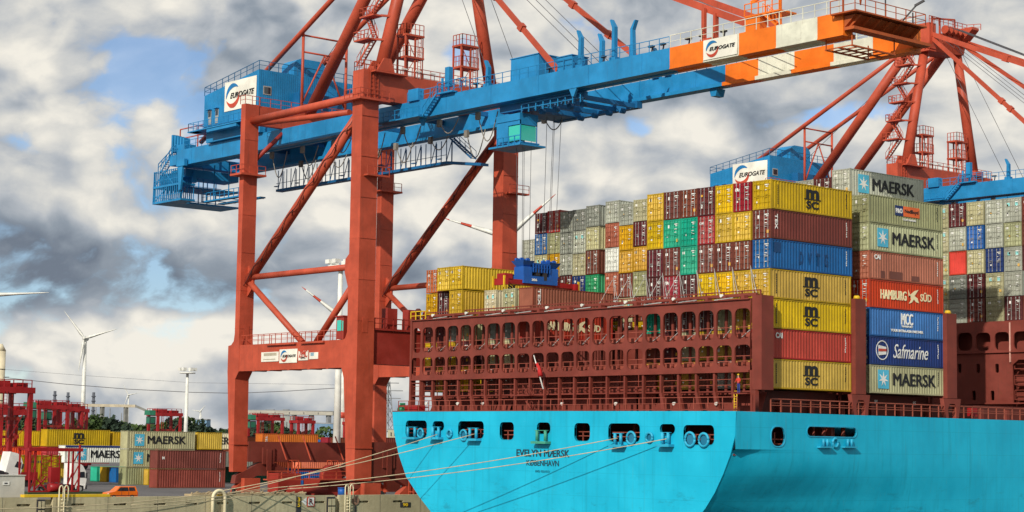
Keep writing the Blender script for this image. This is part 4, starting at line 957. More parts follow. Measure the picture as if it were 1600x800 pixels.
m_.build('galleries', SHIPB, bh)
m_ = MB(); m_.box(kx(1579.5), kx(1581), KY - .3, KY - .15, kz(1580, 566), kz(1580, 504)); m_.build('light_pole', paint('pale_pink', (.65, .35, .28), .6, .2, 0, 0), bh)
# hatch coamings below the stacks, starboard rail
hc = MB(); hc.box(XP + 2.5, XS - 2.6, 137.2, 149.2, ZT, B0 - .1); hc.box(XP + 2.5, XS - 2.6, 152.2, 164.2, ZT, B0 - .1); hc.box(XP + 2.5, XS - 3.4, 166, 184, ZT, 12.5); hc.box(XP + 2.5, -152, 137.25, 149.1, B0 - .1, 13.38); hc.build('hatch_coaming', SHIPD, ship)
hc = MB(); hc.box(-166, -136, 149.85, 150.0, ZT, 20.6); hc.build('inner_bulkhead', SHIPB, ship)
m_ = MB(); m_.rail([(XS - .12, 136.5, ZT + .05), (XS - .12, 215, ZT + .05)], 1.25, 1.45, .05, 0); m_.bar((XS - .12, 136.5, ZT + .9), (XS - .12, 215, ZT + .9), .05, .05); m_.build('deck_railing', paint('rail_brown2', (.30, .075, .045), .6, .3, .1, .2), ship)
m_ = MB()
for i in range(10): y = 140 + i * 4.7; m_.box(XS - 2.5, XS - 2.1, y, y + .5, ZT, ZT + 1.2)
m_.box(XS - 2.55, XS - 2.5, 153, 153.5, ZT + 1.6, ZT + 2)
m_.build('deck_fittings', SHIPB, ship)
m_ = MB(); y = aX(1518, 648, XS - 1).y; m_.box(XS - 1.2, XS - .6, y - .5, y + .5, ZT + .3, ZT + 1.2); m_.build('hose_box', SRED, ship)
for q, (px, body) in enumerate(((1369, '85'), (1429, '85'))):
    c = aX(px, 626, XS - 2.55); text(body, .4, frame_M((XS - 2.57, c.y, 12.4), UY, UZ), WHITE, ship, wid=.5)
# diagonal lashing rods on the first tiers above the stern bridge
for n in range(0, 9):
    x = SX - 2.6 - n * 2.42 + .05
    t = thing('lashing_rod', f'thin crossed lashing rods at the {ORD[n]} column gap left of the aft corner stack', 'lashing rod', (x, 136.7, ztop), 'crossed lashing rods above the stern bridge')
    m_ = MB(); m_.bar((x + 1.1, BY + 1.2, ztop + .3), (x, 136.85, ztop + 3.5), .045, .045); m_.bar((x + 1.6, BY + 1.2, ztop + .3), (x + .05, 136.80, ztop + 3.5), .045, .045)
    if n > 3: m_.bar((x - 1.6, BY + 1.2, ztop + .3), (x - .1, 136.83, ztop + 3.2), .045, .045)
    m_.build('rods', GALV, t)

# ------------------------------------------------------------------ ship-to-shore crane
def build_crane():
    root = thing('gantry_crane', 'nearest huge red and blue gantry crane with its boom over the ship stern', 'crane', (-198, 145.5, 0), 'ship-to-shore cranes on the quay')
    A_ = [(-211.8, 3.4), (-210.85, 3.4), (-211.0, 15.4), (-210.2, 16.38), (-210.2, 19.85), (-210.35, 20.8), (-210.35, 51.8), (-211.4, 51.8), (-211.4, 21.4), (-211.6, 20.4), (-212.2, 19.9), (-212.9, 19.8), (-212.9, 16.4)]
    B_ = [(-185.7, 2.9), (-184.05, 2.9), (-184.15, 48.9), (-186.15, 48.9), (-186.15, 30.2), (-186.9, 29.6), (-187.0, 28), (-186.2, 26.0), (-186.2, 20.7), (-186.6, 19.95), (-187.0, 19.8), (-187.2, 16.4), (-186.7, 15.2)]
    for poly, w_ in ((A_, 2.1), (B_, 2.5)):
        for y0 in (133.0, 155.6):
            m_ = MB(); m_.prism(poly, 'Y', y0, y0 + w_)
            # bolted flange, stiffener seams
            x0, x1 = (poly[0][0], poly[1][0])
            m_.box(x0 - .1, x1 + .1, y0 - .06, y0 + w_ + .06, 6.9 if w_ < 2.3 else 6.7, 7.05 if w_ < 2.3 else 6.85)
            xr_ = -210.35 if w_ < 2.3 else -184.1; xl_ = -211.4 if w_ < 2.3 else -186.15
            for zz in range(22, 48, 5): m_.box(xl_ - .015, xr_ + .02, y0 - .015, y0 + .0, zz, zz + .07); m_.box(xr_, xr_ + .04, y0, y0 + w_, zz, zz + .07)
            m_.box(xr_ + .0, xr_ + .05, y0 + .7, y0 + 1.5, 20.6, 22.4)
            lg = m_.build('leg', RED, root)
            m_ = MB()
            if w_ < 2.3:
                m_.box(-212.3, -209.5, y0 - .9, y0 + w_ + .9, 42.2, 42.45); m_.rail([(-212.2, y0 - .8, 42.45), (-209.6, y0 - .8, 42.45), (-209.6, y0 + w_ + .8, 42.45)], 1.1, 1.3, .035)
                m_.rail([(-211.5, y0 - .1, 51.8), (-210.3, y0 - .1, 51.8), (-210.3, y0 + w_, 51.8)], 1.1, 1.0, .035)
            else:
                m_.box(-186.9, -183.4, y0 - .9, y0 + w_ + 1.2, 48.9, 49.15); m_.rail([(-186.8, y0 - .8, 49.15), (-183.5, y0 - .8, 49.15), (-183.5, y0 + w_ + 1.1, 49.15)], 1.1, 1.2, .035)
                m_.box(-184.1, -183.2, y0 + .4, y0 + w_ + 1.2, 39.6, 39.8); m_.rail([(-183.3, y0 + .4, 39.8), (-183.3, y0 + w_ + 1.2, 39.8)], 1.0, 1.2, .035)
            m_.build('leg_platform', RED, lg)
    for y0 in (133.03, 155.63):     # portal beams
        m_ = MB(); m_.box(-210.19, -187.0, y0, y0 + 1.9, 16.42, 19.82)
        for x in (-207, -203.5, -199, -194.5, -190.5): m_.box(x, x + .5, y0 - .0, y0 + 1.9, 16.34, 16.42)
        pb = m_.build('portal_beam', RED, root)
        m_ = MB(); m_.rail([(-210, y0 + .1, 19.82), (-187.2, y0 + .1, 19.82)], 1.25, 1.35, .035); m_.rail([(-210, y0 + 1.8, 19.82), (-187.2, y0 + 1.8, 19.82)], 1.25, 2.2, .035)
        m_.box(-203.5, -197.0, y0 - .35, y0 + .0, 19.55, 19.8); m_.box(-195.8, -190.8, y0 - .35, y0, 19.55, 19.8)
        m_.build('railing', RED, pb)
        if y0 < 140:
            # boards on the beam
            def board(px0, px1, pt, pb_, body, mat):
                a, b2 = aY(px0, 556, y0), aY(px1, 556, y0); z1, z0 = aY((px0 + px1) / 2, pt, y0).z, aY((px0 + px1) / 2, pb_, y0).z
                m_ = MB(); m_.box(a.x, b2.x, y0 - .08, y0 - .01, z0, z1); s_ = m_.build('notice_board', SIGNW, pb)
                for q, (tx, hh, ww) in enumerate(body):
                    text(tx, hh, frame_M(((a.x + b2.x) / 2, y0 - .10, z0 + (z1 - z0) * (.68 - .42 * q)), UX, UZ), mat if q == 0 else BLACKT, s_, wid=(b2.x - a.x) * ww, bold=.02)
                return s_
            b_1 = board(409, 436, 550, 565, [], BLACKT)
            a, b2 = aY(409, 556, y0), aY(436, 556, y0); m_ = MB()
            for q in range(9): m_.box(a.x + .6 + q * .33, a.x + .8 + q * .33 + .07, y0 - .1, y0 - .08, 18.25, 18.6)
            m_.box(a.x + .5, b2.x - .7, y0 - .1, y0 - .08, 17.75, 17.85); m_.build('faded_print', paint('grey_letter', (.42, .38, .28), .6), b_1)
            a, b2 = aY(437.5, 556, y0), aY(465, 556, y0)
            eurogate((a.x, y0 - .06, aY(451, 567, y0).z), UX, UZ, b2.x - a.x, aY(451, 545.5, y0).z - aY(451, 567, y0).z, pb)
            board(467, 482, 548, 563, [('ZPMC', .9, .82), ('ZPMC', .25, .5)], LRED)
            b_2 = board(484, 497.5, 550.5, 561, [], LBLUE); a = aY(484, 556, y0); m_ = MB(); m_.box(a.x + .3, a.x + 1.0, y0 - .1, y0 - .08, 18.0, 18.4); m_.build('faded_print', paint('print_pale_blue', (.25, .42, .50), .6), b_2)
        # braces
        yc = y0 + 1.15; br = MB()
        def tb(p, q, r, nm='brace_tube'): m2 = MB(); m2.tube(p, q, r, n=16); m2.build(nm, RED, root)
        tb((-186.3, yc, 47.6), (-210.4, yc, 28.2), .62); tb((-210.3, yc, 28.75), (-186.2, yc, 28.75), .40)
        tb((-210.3, yc, 28.3), (-197.3, yc, 19.8), .40); tb((-186.3, yc, 27.0), (-194.3, yc, 19.8), .42)
        tb((-210.4, yc, 49.6), (-186.2, yc, 49.75), .50)
        m_ = MB(); m_.prism([(-210.35, 30.3), (-209.0, 29.3), (-209.0, 27.5), (-210.35, 26.2)], 'Y', yc - .12, yc + .12)
        m_.prism([(-186.2, 29.6), (-188.2, 29.3), (-188.2, 28.2), (-186.2, 26.2)], 'Y', yc - .12, yc + .12); m_.build('gusset', RED, root)
        m_ = MB()
        for q in range(10):        # cable clamps running along the big diagonal
            f = .06 + q * .095; c = Vector((-186.3, yc, 47.6)).lerp(Vector((-210.4, yc, 28.2)), f); m_.path([c + Vector((-.2, -.5 - .25 * (q % 2), -.45)), c + Vector((-.6, -.5, -1.2))], .05, 5)
        m_.path([Vector((-186.3, yc - .7, 47.6)).lerp(Vector((-210.4, yc - .7, 28.2)), f) - Vector((0, 0, .35 + .3 * math.sin(f * 40))) for f in [i / 30 for i in range(31)]], .045, 5)
        m_.build('cable', BLACKT, root)
    m2 = MB(); m2.tube((-209.8, 134.6, 49.2), (-187.9, 133.8, 47.9), .36, n=14); m2.build('brace_tube', RED, root)
    m2 = MB(); m2.tube((-210.75, 134.9, 44.4), (-210.8, 140.0, 49.3), .3, n=12); m2.build('brace_tube', DRED, root)
    # sill beams, cross beams
    m_ = MB(); m_.box(-211.6, -210.7, 135.15, 155.55, 4.7, 7.35); m_.build('sill_beam', SHIPB, root)
    m_ = MB(); m_.box(-185.5, -184.3, 135.55, 155.55, 3.4, 7.5); m_.build('sill_beam', SHIPB, root)
    m_ = MB(); m_.box(-211.2, -210.45, 135.15, 155.55, 49.15, 51.75); m_.build('cross_beam', RED, root)
    m_ = MB(); m_.box(-186.2, -184.0, 133.0, 158.1, 49.16, 52.7)
    m_.box(-184.0, -183.0, 134.0, 139, 52.4, 52.6)
    xb = m_.build('cross_beam', RED, root)
    m_ = MB(); m_.rail([(-184.1, 133.2, 52.7), (-184.1, 158, 52.7)], 1.15, 1.5, .035); m_.rail([(-186.1, 133.1, 52.7), (-186.1, 158, 52.7)], 1.15, 1.8, .035); m_.rail([(-186.1, 133.1, 52.7), (-184.1, 133.1, 52.7)], 1.15, 1, .035)
    m_.ladder((-183.9, 134.2, 48.9), 5.0); m_.ladder((-183.9, 134.9, 48.9), 5.0)
    m_.rail([(-210.5, 135.3, 51.75), (-210.5, 155.3, 51.75)], 1.15, 1.6, .035)
    m_.build('railing', RED, xb)
    for i in range(5):
        m_ = MB(); y = 138.6 + i * 2.2; m_.box(-183.95, -183.75, y, y + .9, 53.4, 53.55); m_.build('floodlight', MAST, root)
    # bogies
    for X_ in (-211.2, -184.9):
        for yc in (138.2, 152.6):
            m_ = MB(); m_.prism([(yc - 5.0, 1.9), (yc - 4.8, 2.9), (yc - 1.2, 4.6), (yc + 1.2, 4.6), (yc + 4.8, 2.9), (yc + 5.0, 1.9), (yc + 3.6, 1.9), (yc + 1.6, 2.9), (yc - 1.6, 2.9), (yc - 3.6, 1.9)], 'X', X_ - .5, X_ + .5)
            m_.box(X_ - .55, X_ + .75, yc - .9, yc + .9, 4.4, 6.6); m_.box(X_ + .75, X_ + .9, yc - .35, yc + .35, 3.6, 6.4)
            eq = m_.build('equaliser', SHIPB, root)
            for k_ in (-3.4, 3.4):
                m_ = MB(); y = yc + k_; m_.prism([(y - 1.7, .45), (y - 1.5, 1.35), (y - .5, 2.2), (y + .5, 2.2), (y + 1.5, 1.35), (y + 1.7, .45)], 'X', X_ - .45, X_ + .55); bg = m_.build('bogie', RED, eq)
                for e in (-1, 1):
                    m_ = MB(); m_.tube((X_ - .15, y + e * .95, .42), (X_ + .62, y + e * .95, .42), .42, n=14); m_.build('wheel', DARK, eq)
        m_ = MB()
        for yc in (134, 144.5, 157):
            m_.box(X_ + .8, X_ + 1.6, yc, yc + 2.4, .7, 2.6)
        for yc in (141.2, 147.5):
            for dx in (.9, 1.8):
                for dy in (0, 1.0): m_.bar((X_ + dx, yc + dy, .1), (X_ + dx, yc + dy, 5.0), .12, .12)
            for z in (1.5, 3, 4.9): m_.box(X_ + .85, X_ + 1.85, yc - .05, yc + 1.05, z, z + .1)
            for z in (1.5, 3.0): m_.bar((X_ + 1.8, yc, z), (X_ + 1.8, yc + 1, z + 1.5), .08, .08)
        for yc in (139.6, 143.5, 148.8): m_.bar((X_ + .7, yc, 8.2), (X_ + 1.3, yc + 1.0, 5.0), .16, .16)
        m_.build('drive_frames', RED, root)
    m_ = MB(); m_.box(-210, -206, 143.5, 151.5, .4, 2.6); m_.box(-209.5, -207, 137.5, 141, .3, 3.3); m_.tube((-208.6, 146.5, 2.9), (-207.6, 146.5, 2.9), 1.5, n=20); m_.tube((-205.5, 138, 1.2), (-205.5, 144, 1.2), .5, n=12); m_.build('cable_reel', DRED, root)
    m_ = MB(); m_.rail([(-205, 134.5, 2.6), (-205, 156, 2.6)], 1.0, 2.2, .06); m_.box(-206, -204.9, 134.5, 156, 2.45, 2.6); m_.build('service_walk', RED, root)
    # checker cabin on the portal beam
    a = aY(526, 530, 133.2); b2 = aY(546, 530, 133.2)
    m_ = MB(); m_.box(a.x, -187.05, 133.1, 135.4, 19.9, 22.6); m_.box(a.x - .15, -187.0, 132.95, 135.5, 22.6, 22.75); cb = m_.build('cabin', DRED, root)
    m_ = MB(); m_.box(a.x + .25, a.x + 1.1, 133.04, 133.1, 20.9, 22.2); m_.box(a.x + 1.5, -187.3, 133.04, 133.1, 20.9, 22.1); m_.build('window', GLASSG, cb)
    # girders: colour bands along the boom
    bands = [(-238, -137.75, BLUE), (-137.75, -132.9, BORANGE), (-132.9, -127.95, BCREAM), (-127.95, -123.0, BORANGE), (-123.0, -117.7, BCREAM), (-117.7, -114.5, BORANGE)]
    rb = [(-238, -139.8, BLUE), (-139.8, -135.0, BORANGE), (-135, -129.9, BCREAM), (-129.9, -124.6, BORANGE), (-124.6, -119.5, BCREAM), (-119.5, -114.5, BORANGE)]
    for yg, bl, sg_ in ((139.0, bands, 1), (149.7, rb, -1)):
        for x0, x1, mt in bl:
            tip0 = 46.95
            m_ = MB(); m_.box(x0 + .005, x1 - .005, yg, yg + 1.25, 47.0, 49.15)
            yy = (yg + 1.25 if sg_ > 0 else yg); m_.box(x0 + .005, x1 - .005, yy - (0 if sg_ > 0 else .55), yy + (.55 if sg_ > 0 else 0), 46.75, 47.15)
            m_.box(x0 + .005, x1 - .005, yg - .06, yg + 1.31, 46.86, 46.98)
            n_ = int((x1 - x0) / 9) + 1
            if n_ > 2:
                for i in range(n_): xx = x0 + (i + .5) * (x1 - x0) / n_; m_.box(xx, xx + .05, yg - .02, yg, 47.0, 49.15, 1)
            gd = m_.build('boom_girder' if x0 > -185 or mt is not BLUE else 'main_girder', [mt, paint('seam_blue', (.01, .17, .38), .5)], root)
        m_ = MB(); y = yg if sg_ > 0 else yg + 1.25
        m_.rail([(-183, y, 49.15), (-137.8, y, 49.15)], 1.2, 1.5, .035); m_.rail([(-236, y, 49.15), (-215, y, 49.15)], 1.2, 1.6, .035); m_.build('railing', BLUE, root)
        m_ = MB(); m_.rail([(-137.7, y, 49.15), (-115, y, 49.15)], 1.3, 1.5, .035); m_.build('railing', BCREAM, root)
    m_ = MB()
    for i in range(14):
        x = -234 + i * 8.9
        if x < -168: m_.box(x, x + .35, 140.26, 149.69, 48.4, 48.95)
    m_.build('cross_tie', paint('crane_blue_dark', (.008, .12, .30), .5), root)
    # machinery on top of the girders near the hinge
    m_ = MB(); m_.box(-187.5, -183.5, 137.6, 138.95, 46.8, 47.0); m_.stair((-178.8, 138.5, 46.9), (-176.2, 138.5, 49.2), .8, across=(0, 1, 0)); m_.box(-182.5, -180.5, 138.7, 139.6, 49.15, 50.6); m_.rail([(-187.4, 137.7, 47.0), (-179, 137.7, 47.0)], 1.1, 1.2, .035)
    m_.box(-187.5, -179.0, 137.6, 138.95, 46.8, 46.95); m_.box(-176.4, -173.5, 138.4, 139.3, 49.2, 49.4); m_.rail([(-176.4, 138.45, 49.4), (-171, 138.45, 49.4)], 1.2, 1.0, .04)
    for x in (-176.0, -174.8): m_.tube((x, 138.9, 49.4), (x, 138.9, 51.2), .16, n=8)
    m_.box(-175.3, -174.5, 138.7, 139.3, 50.0, 52.4)
    m_.build('hinge_platform', BLUE, root)
    for x0, x1, y0, y1, h in ((-165.2, -160.3, 140.5, 144.5, 2.9), (-155.6, -153.2, 139.2, 141.6, 1.5)):
        m_ = MB(); m_.box(x0, x1, y0, y1, 49.2, 49.2 + h); m_.box(x0 - .1, x1 + .1, y0 - .1, y1 + .1, 49.2 + h, 49.3 + h); m_.build('winch_box', BLUE, root)
    for x, y, h in ((-168.0, 139.4, 3.2), (-152.2, 139.6, 4.3), (-150.8, 141.5, 4.0), (-146.7, 139.5, 4.6), (-144.9, 140.6, 4.3), (-150.5, 149.8, 3.6), (-148.5, 149.8, 2.7)):
        m_ = MB(); m_.prism([(x - .25, 49.15), (x + .25, 49.15), (x + .25, 49.15 + h - .9), (x - .35, 49.15 + h), (x - .5, 49.15 + h - .1), (x - .15, 49.15 + h - 1.0)] if x < -150 or x == -146.7 else [(x - .25, 49.15), (x + .25, 49.15), (x + .1, 49.15 + h - 1), (x + .55, 49.15 + h), (x + .35, 49.15 + h), (x - .25, 49.15 + h - .9)], 'Y', y - .25, y + .25)
        m_.box(x - .5, x + .5, y - .35, y + .35, 49.15, 49.5); m_.build('boom_latch', BLUE, root)
    m_ = MB()
    for x in (-141.5, -139.8, -136.0, -134, -158, -171, -149, -131): m_.box(x - .35, x + .35, 139.8, 140.2, 49.9, 50.1); m_.bar((x, 140, 49.15), (x + .2, 140, 50.0), .12, .12)
    m_.build('lamp_bracket', DARK, root)
    for x in (-152.8, -141.5, -180):
        m_ = MB(); m_.prism([(x - .7, 47.0), (x + .7, 47.0), (x + .15, 45.95), (x - .15, 45.95)] if x < -145 else [(x - .6, 46.7), (x + .6, 46.7), (x + .35, 45.9), (x - .35, 45.9)], 'Y', 139.0 if x < -145 else 149.6, 139.3 if x < -145 else 150.9); m_.build('stop_bracket', BLUE, root)
    # tip: masts, platform
    m_ = MB(); m_.box(-114.4, -113.2, 139.0, 150.9, 47.3, 47.6)
    m_.prism([(-114.4, 47.6), (-113.0, 48.7), (-114.4, 48.7)], 'Y', 139.05, 149.0)
    for i in range(7): y = 139.4 + i * 1.5; m_.prism([(-114.4, 47.3), (-112.6, 48.6), (-114.4, 48.9)], 'Y', y, y + .12)
    m_.box(-115.5, -112.4, 138.3, 149.2, 48.8, 48.95); m_.rail([(-115.5, 138.3, 48.95), (-112.5, 138.3, 48.95), (-112.5, 149.1, 48.95), (-115.5, 149.1, 48.95)], 1.2, 1.5, .035)
    [m_.bar((xx, 139.6, 45.9), (xx, 146.2, 45.9), .22, .14) for xx in (-117.2, -115.6, -114.0)]
    for x in (-117.2, -114.0):
        for y in (139.7, 146.1): m_.bar((x, y, 45.9), (x, y, 47.3), .1, .1)
    for i in range(7): m_.bar((-117.2, 139.7 + i * 1.06, 45.92), (-114.0, 139.7 + i * 1.06, 45.92), .1, .1)
    m_.bar((-115, 139.6, 49), (-115, 139.6, 50.7), .14, .14); m_.bar((-115.2, 139.6, 50.6), (-112.9, 139.6, 51.1), .14, .2); m_.prism([(-113.1, 51.2), (-112.6, 51.2), (-112.9, 49.6)], 'Y', 139.5, 139.7)
    m_.build('tip_platform', paint('tip_orange_shaded', (.42, .085, .018), .6, .4, .3, .4), root)  # boom orange darkened: the shade at the tip is put into this colour
    m_ = MB(); m_.box(-127.2, -125.2, 139.05, 140.1, 49.15, 50.6); m_.box(-127.2, -122.5, 139.0, 141.5, 50.6, 50.75); m_.bar((-122.6, 139.2, 49.2), (-122.6, 139.2, 53.0), .22, .22); m_.bar((-126.5, 139.2, 52.1), (-122.3, 139.2, 53.0), .22, .28); m_.prism([(-123.2, 53.0), (-122.5, 53.1), (-122.5, 51.2)], 'Y', 139.1, 139.3)
    m_.stair((-123.0, 139.4, 49.2), (-124.8, 139.4, 50.7), .7, across=(0, 1, 0)); m_.rail([(-127.2, 139.0, 50.75), (-122.6, 139.0, 50.75)], 1.2, 1, .045)
    m_.build('service_hoist', BORANGE, root)
    m_ = MB(); p = Vector((-113, 146, 49)); m_.bar(p, p + Vector((1.3, .8, 1.7)), .14, .14); m_.bar(p + Vector((1.1, .6, 1.5)), p + Vector((1.9, 1.1, 2.0)), .3, .2); m_.bar((-113, 143.5, 49), (-113, 143.5, 51.2), .1, .1); m_.bar((-113.5, 148.4, 49), (-113.5, 148.4, 50.4), .1, .1); m_.build('searchlight', DARK, root)
    # logo on the boom
    eurogate((-132.8, 138.92, 47.05), UX, UZ, 4.7, 2.05, root)
    # house
    hx0, hx1, hy0, hy1 = -229.1, -215.1, 138.0, 153.6
    m_ = MB(); a = [(hx0, hy0, 50.9), (hx1, hy0, 51.3), (hx1, hy1, 51.3), (hx0, hy1, 50.9)]; b_ = [(hx0, hy0, 55.9), (hx1, hy0, 57.8), (hx1, hy1, 57.8), (hx0, hy1, 55.9)]
    m_.hexa(a, b_); house = m_.build('machine_house', BLUE, root)
    m_ = MB()
    for i in range(40):
        x = hx0 + .3 + i * .35; zt = 55.9 + 1.9 * (x - hx0) / 14; m_.box(x, x + .03, hy0 - .025, hy0, 51.4, zt)
    for i in range(44): y = hy0 + .3 + i * .35; m_.box(hx1, hx1 + .025, y, y + .03, 51.5, 57.7)
    m_.build('cladding_seams', paint('seam_blue', (.01, .17, .38), .5), house)
    m_ = MB(); m_.rail([(hx1, hy1, 57.8), (hx1, hy0, 57.8), (hx0, hy0, 55.9), (hx0, hy1, 55.9)], 1.2, 1.5, .04); m_.build('roof_railing', paint('rail_blue', (.02, .12, .25), .5), house)
    eurogate((-223.6, 137.93, 52.9), UX, UZ, 8.0, 4.1, house)
    m_ = MB(); m_.box(hx1 + .0, hx1 + .06, 138.7, 140.0, 54.4, 55.6); wn = m_.build('window_frame', GALV, house)
    m_ = MB(); m_.box(hx1 + .06, hx1 + .09, 138.85, 139.85, 54.55, 55.45); m_.build('pane', GLASS, wn)
    for x in (-227.9, -226.0):
        m_ = MB(); m_.box(x, x + .8, 137.93, 138.0, 51.6, 53.6); dd = m_.build('door', GALV, house); m_ = MB(); m_.box(x + .1, x + .7, 137.90, 137.93, 52.7, 53.4); m_.build('pane', GLASS, dd); m_ = MB(); m_.box(x - .1, x + .9, 137.5, 138, 53.65, 53.75); m_.build('canopy', BLUE, dd)
    m_ = MB(); m_.box(-231.5, -215.2, 136.8, 137.98, 50.75, 50.9); m_.rail([(-231.4, 136.9, 50.9), (-215.6, 136.9, 50.9)], 1.15, 1.3, .035); m_.rail([(-231.4, 136.9, 50.9), (-231.4, 141, 50.9)], 1.15, 1.3, .035); m_.box(-231.5, -229.2, 137, 141.0, 50.75, 50.9); m_.box(-226.5, -218.8, 136.9, 137.7, 50.3, 50.7)
    m_.box(-229, -215.2, 138.4, 153, 49.2, 50.7)
    m_.build('house_walkway', BLUE, house)
    pts = [(144.2, 57.8), (144.2, 59.6), (144.6, 60.1), (145.3, 60.4), (148.4, 60.4), (149.1, 60.1), (149.5, 59.6), (149.5, 57.8)]
    m_ = MB(); m_.prism(pts, 'X', -219, -215.9); m_.build('roof_hood', BLUE, house)
    m_ = MB(); m_.box(-215.1, -213.6, 143.6, 152.8, 52.6, 55.2); m_.build('side_cabinet', paint('crane_blue_dark', (.008, .12, .30), .5), house)
    # walkway beneath the girders with its hangers, and the tail basket
    wk = MB(); yw = 152.3
    wk.box(-232, -191.8, yw, yw + 1.1, 43.9, 44.25); wk.hexa([(-191.8, yw, 43.9), (-191.8, yw + 1.1, 43.9), (-191.8, yw + 1.1, 44.25), (-191.8, yw, 44.25)], [(-184.5, yw, 42.9), (-184.5, yw + 1.1, 42.9), (-184.5, yw + 1.1, 43.25), (-184.5, yw, 43.25)])
    for i in range(38):
        x = -231.5 + i * 1.1
        wk.bar((x, yw + .05, 44), (x, yw + .05, 47.0), .09, .09)
        if i % 3 == 0: wk.bar((x, yw + .05, 44.2), (x + 1.1, yw + .05, 46.9), .08, .08); wk.bar((x, yw + 1, 44), (x, yw + 1, 47.0), .08, .08)
        if i % 5 == 0: wk.box(x - .3, x + .4, yw - .5, yw - .1, 44.55, 44.65)
    wk.bar((-232, yw + .05, 45.1), (-191.8, yw + .05, 45.1), .06, .06)
    wk.stair((-186.2, yw, 44.0), (-190.8, yw, 47.2), .8, across=(0, 1, 0))
    wk.build('festoon_walkway', paint('crane_blue_dark', (.008, .12, .30), .5), root)
    m_ = MB()
    for i in range(16):
        xa = -224 + i * 3.7; n = 10; dr = 1.6 + .9 * ((i * 7) % 3)
        m_.path([(xa + 3.7 * j / n, 141.4 + 7.3 * (i % 2), 46.6 - dr * math.sin(math.pi * j / n)) for j in range(n + 1)], .07, 5)
        m_.box(xa - .3, xa + .3, 141.2 + 7.3 * (i % 2), 141.6 + 7.3 * (i % 2), 46.0, 46.9)
    m_.build('festoon_cable', paint('cable_grey', (.22, .20, .17), .7), root)
    m_ = MB(); x0, x1 = -244.2, -236.2
    for z in (41.8, 44.1): m_.box(x0, x1, 138.8, 141.2, z, z + .28); m_.box(x0, x1 - 3, 141.2, 150.5, z, z + .25)
    for i in range(15):
        x = x0 + i * .55; m_.bar((x, 138.9, 41.9), (x + .15, 138.9, 46.6), .12, .12)
        if i % 2: m_.box(x, x + .5, 140 + (i % 3), 140.6 + (i % 3), 44.3 + (i % 4) * .3, 46.3); m_.bar((x, 140, 42), (x + .8, 140, 44.2), .1, .1)
        m_.bar((x, 141.1, 41.9), (x, 141.1, 46.6), .10, .10)
    for i in range(8): m_.bar((x0 + .1, 139 + i * 1.5, 41.9), (x0 + .1, 139 + i * 1.5, 46.6), .13, .13)
    for z in (42.9, 45.2, 46.5): m_.bar((x0, 138.9, z), (x1, 138.9, z), .08, .08); m_.bar((x0, 138.9, z), (x0, 150.5, z), .08, .08)
    m_.bar((x0, 138.9, 41.9), (x0 + 4, 138.9, 44.1), .1, .1)
    m_.box(-243.5, -238.5, 139.6, 142.0, 44.4, 46.2); m_.box(-241, -237, 140, 149, 45.4, 46.6); m_.bar((x0, 138.9, 44.1), (x0 + 3, 138.9, 46.5), .1, .1); m_.bar((x0 + 6, 138.9, 44.1), (x0 + 3, 138.9, 46.5), .1, .1)
    m_.build('tail_basket', BLUE, root)
    m_ = MB()     # lower hanging stage and tail machinery
    m_.box(-238.3, -227.0, 143.5, 144.4, 42.0, 42.2); m_.box(-238.3, -227.0, 146.4, 147.3, 42.0, 42.2); m_.rail([(-238.2, 143.5, 42.2), (-227, 143.5, 42.2)], 1.1, 1.3, .04)
    for x in (-238, -235, -231, -227.5): m_.bar((x, 143.6, 42), (x, 143.6, 47.2), .12, .12); m_.bar((x, 143.6, 42), (x, 147.3, 42), .1, .1)
    m_.prism([(-236.6, 46.9), (-236.2, 43.2), (-235.7, 43.2), (-235.2, 46.9)], 'Y', 138.4, 138.7); m_.box(-236.8, -234.6, 138.3, 138.8, 46.6, 47.6)
    m_.box(-240, -238.05, 139, 150.9, 47.1, 48.6)
    for i in range(5): m_.box(-240.5 + i * .8, -240.1 + i * .8, 139.5, 140.5, 49.15, 51.8 - .2 * i)
    m_.rail([(-243, 138.9, 46.6), (-238, 138.9, 49.0)], 1.1, 1.2, .05); m_.stair((-242.5, 139.4, 46.4), (-239.2, 139.4, 49.1), .8, across=(0, 1, 0))
    m_.box(-238, -236, 139.2, 141, 49.2, 50.0)
    m_.build('tail_machinery', BLUE, root)
    m_ = MB()
    for x in (-240.6, -235.6, -231): m_.bar((x, 141, 49.2), (x, 141, 52.8), .14, .14); m_.bar((x, 148, 49.2), (x, 148, 52.8), .14, .14)
    for z in (52.8, 51.4): m_.bar((-240.6, 141, z), (-231, 141, z), .14, .14)
    m_.bar((-235.6, 141, 52.8), (-235.6, 148, 52.8), .14, .14); m_.box(-235, -227, 141.5, 147.5, 49.2, 49.9)
    m_.build('tail_frame', RED, root)
    # A-frame, stays
    def tube(nm, p, q, r, n=16, r2=None): m_ = MB(); m_.tube(p, q, r, r2, n); return m_.build(nm, RED, root)
    f0, f1 = (-184.6, 135.9, 52.6), (-184.6, 141.2, 73.4); d0, d1 = (-184.6, 153.8, 52.4), (-184.6, 149.2, 73.6)
    fl = tube('apex_leg', f0, f1, .82, 20, .72); tube('apex_leg', d0, d1, .82, 20, .72)
    tube('back_stay', (-187, 140.6, 73.0), (-210.7, 143.3, 51.6), .80, 18); tube('back_stay', (-187, 149.4, 73.3), (-210.7, 151.2, 51.6), .80, 18)
    tube('tail_stay', (-186.6, 140.9, 73.4), (-238, 143.0, 50.9), .36, 12); tube('tail_stay', (-186.6, 148.9, 73.6), (-238, 150.0, 50.9), .36, 12)
    for y in (142.3, 149.5): tube('stay_post', (-211, y, 51.75), (-211, y, 62.7), .20, 8)
    for z in (62.5, 60.2): tube('stay_crossbar', (-211, 142.3, z), (-211, 149.5, z), .13, 8)
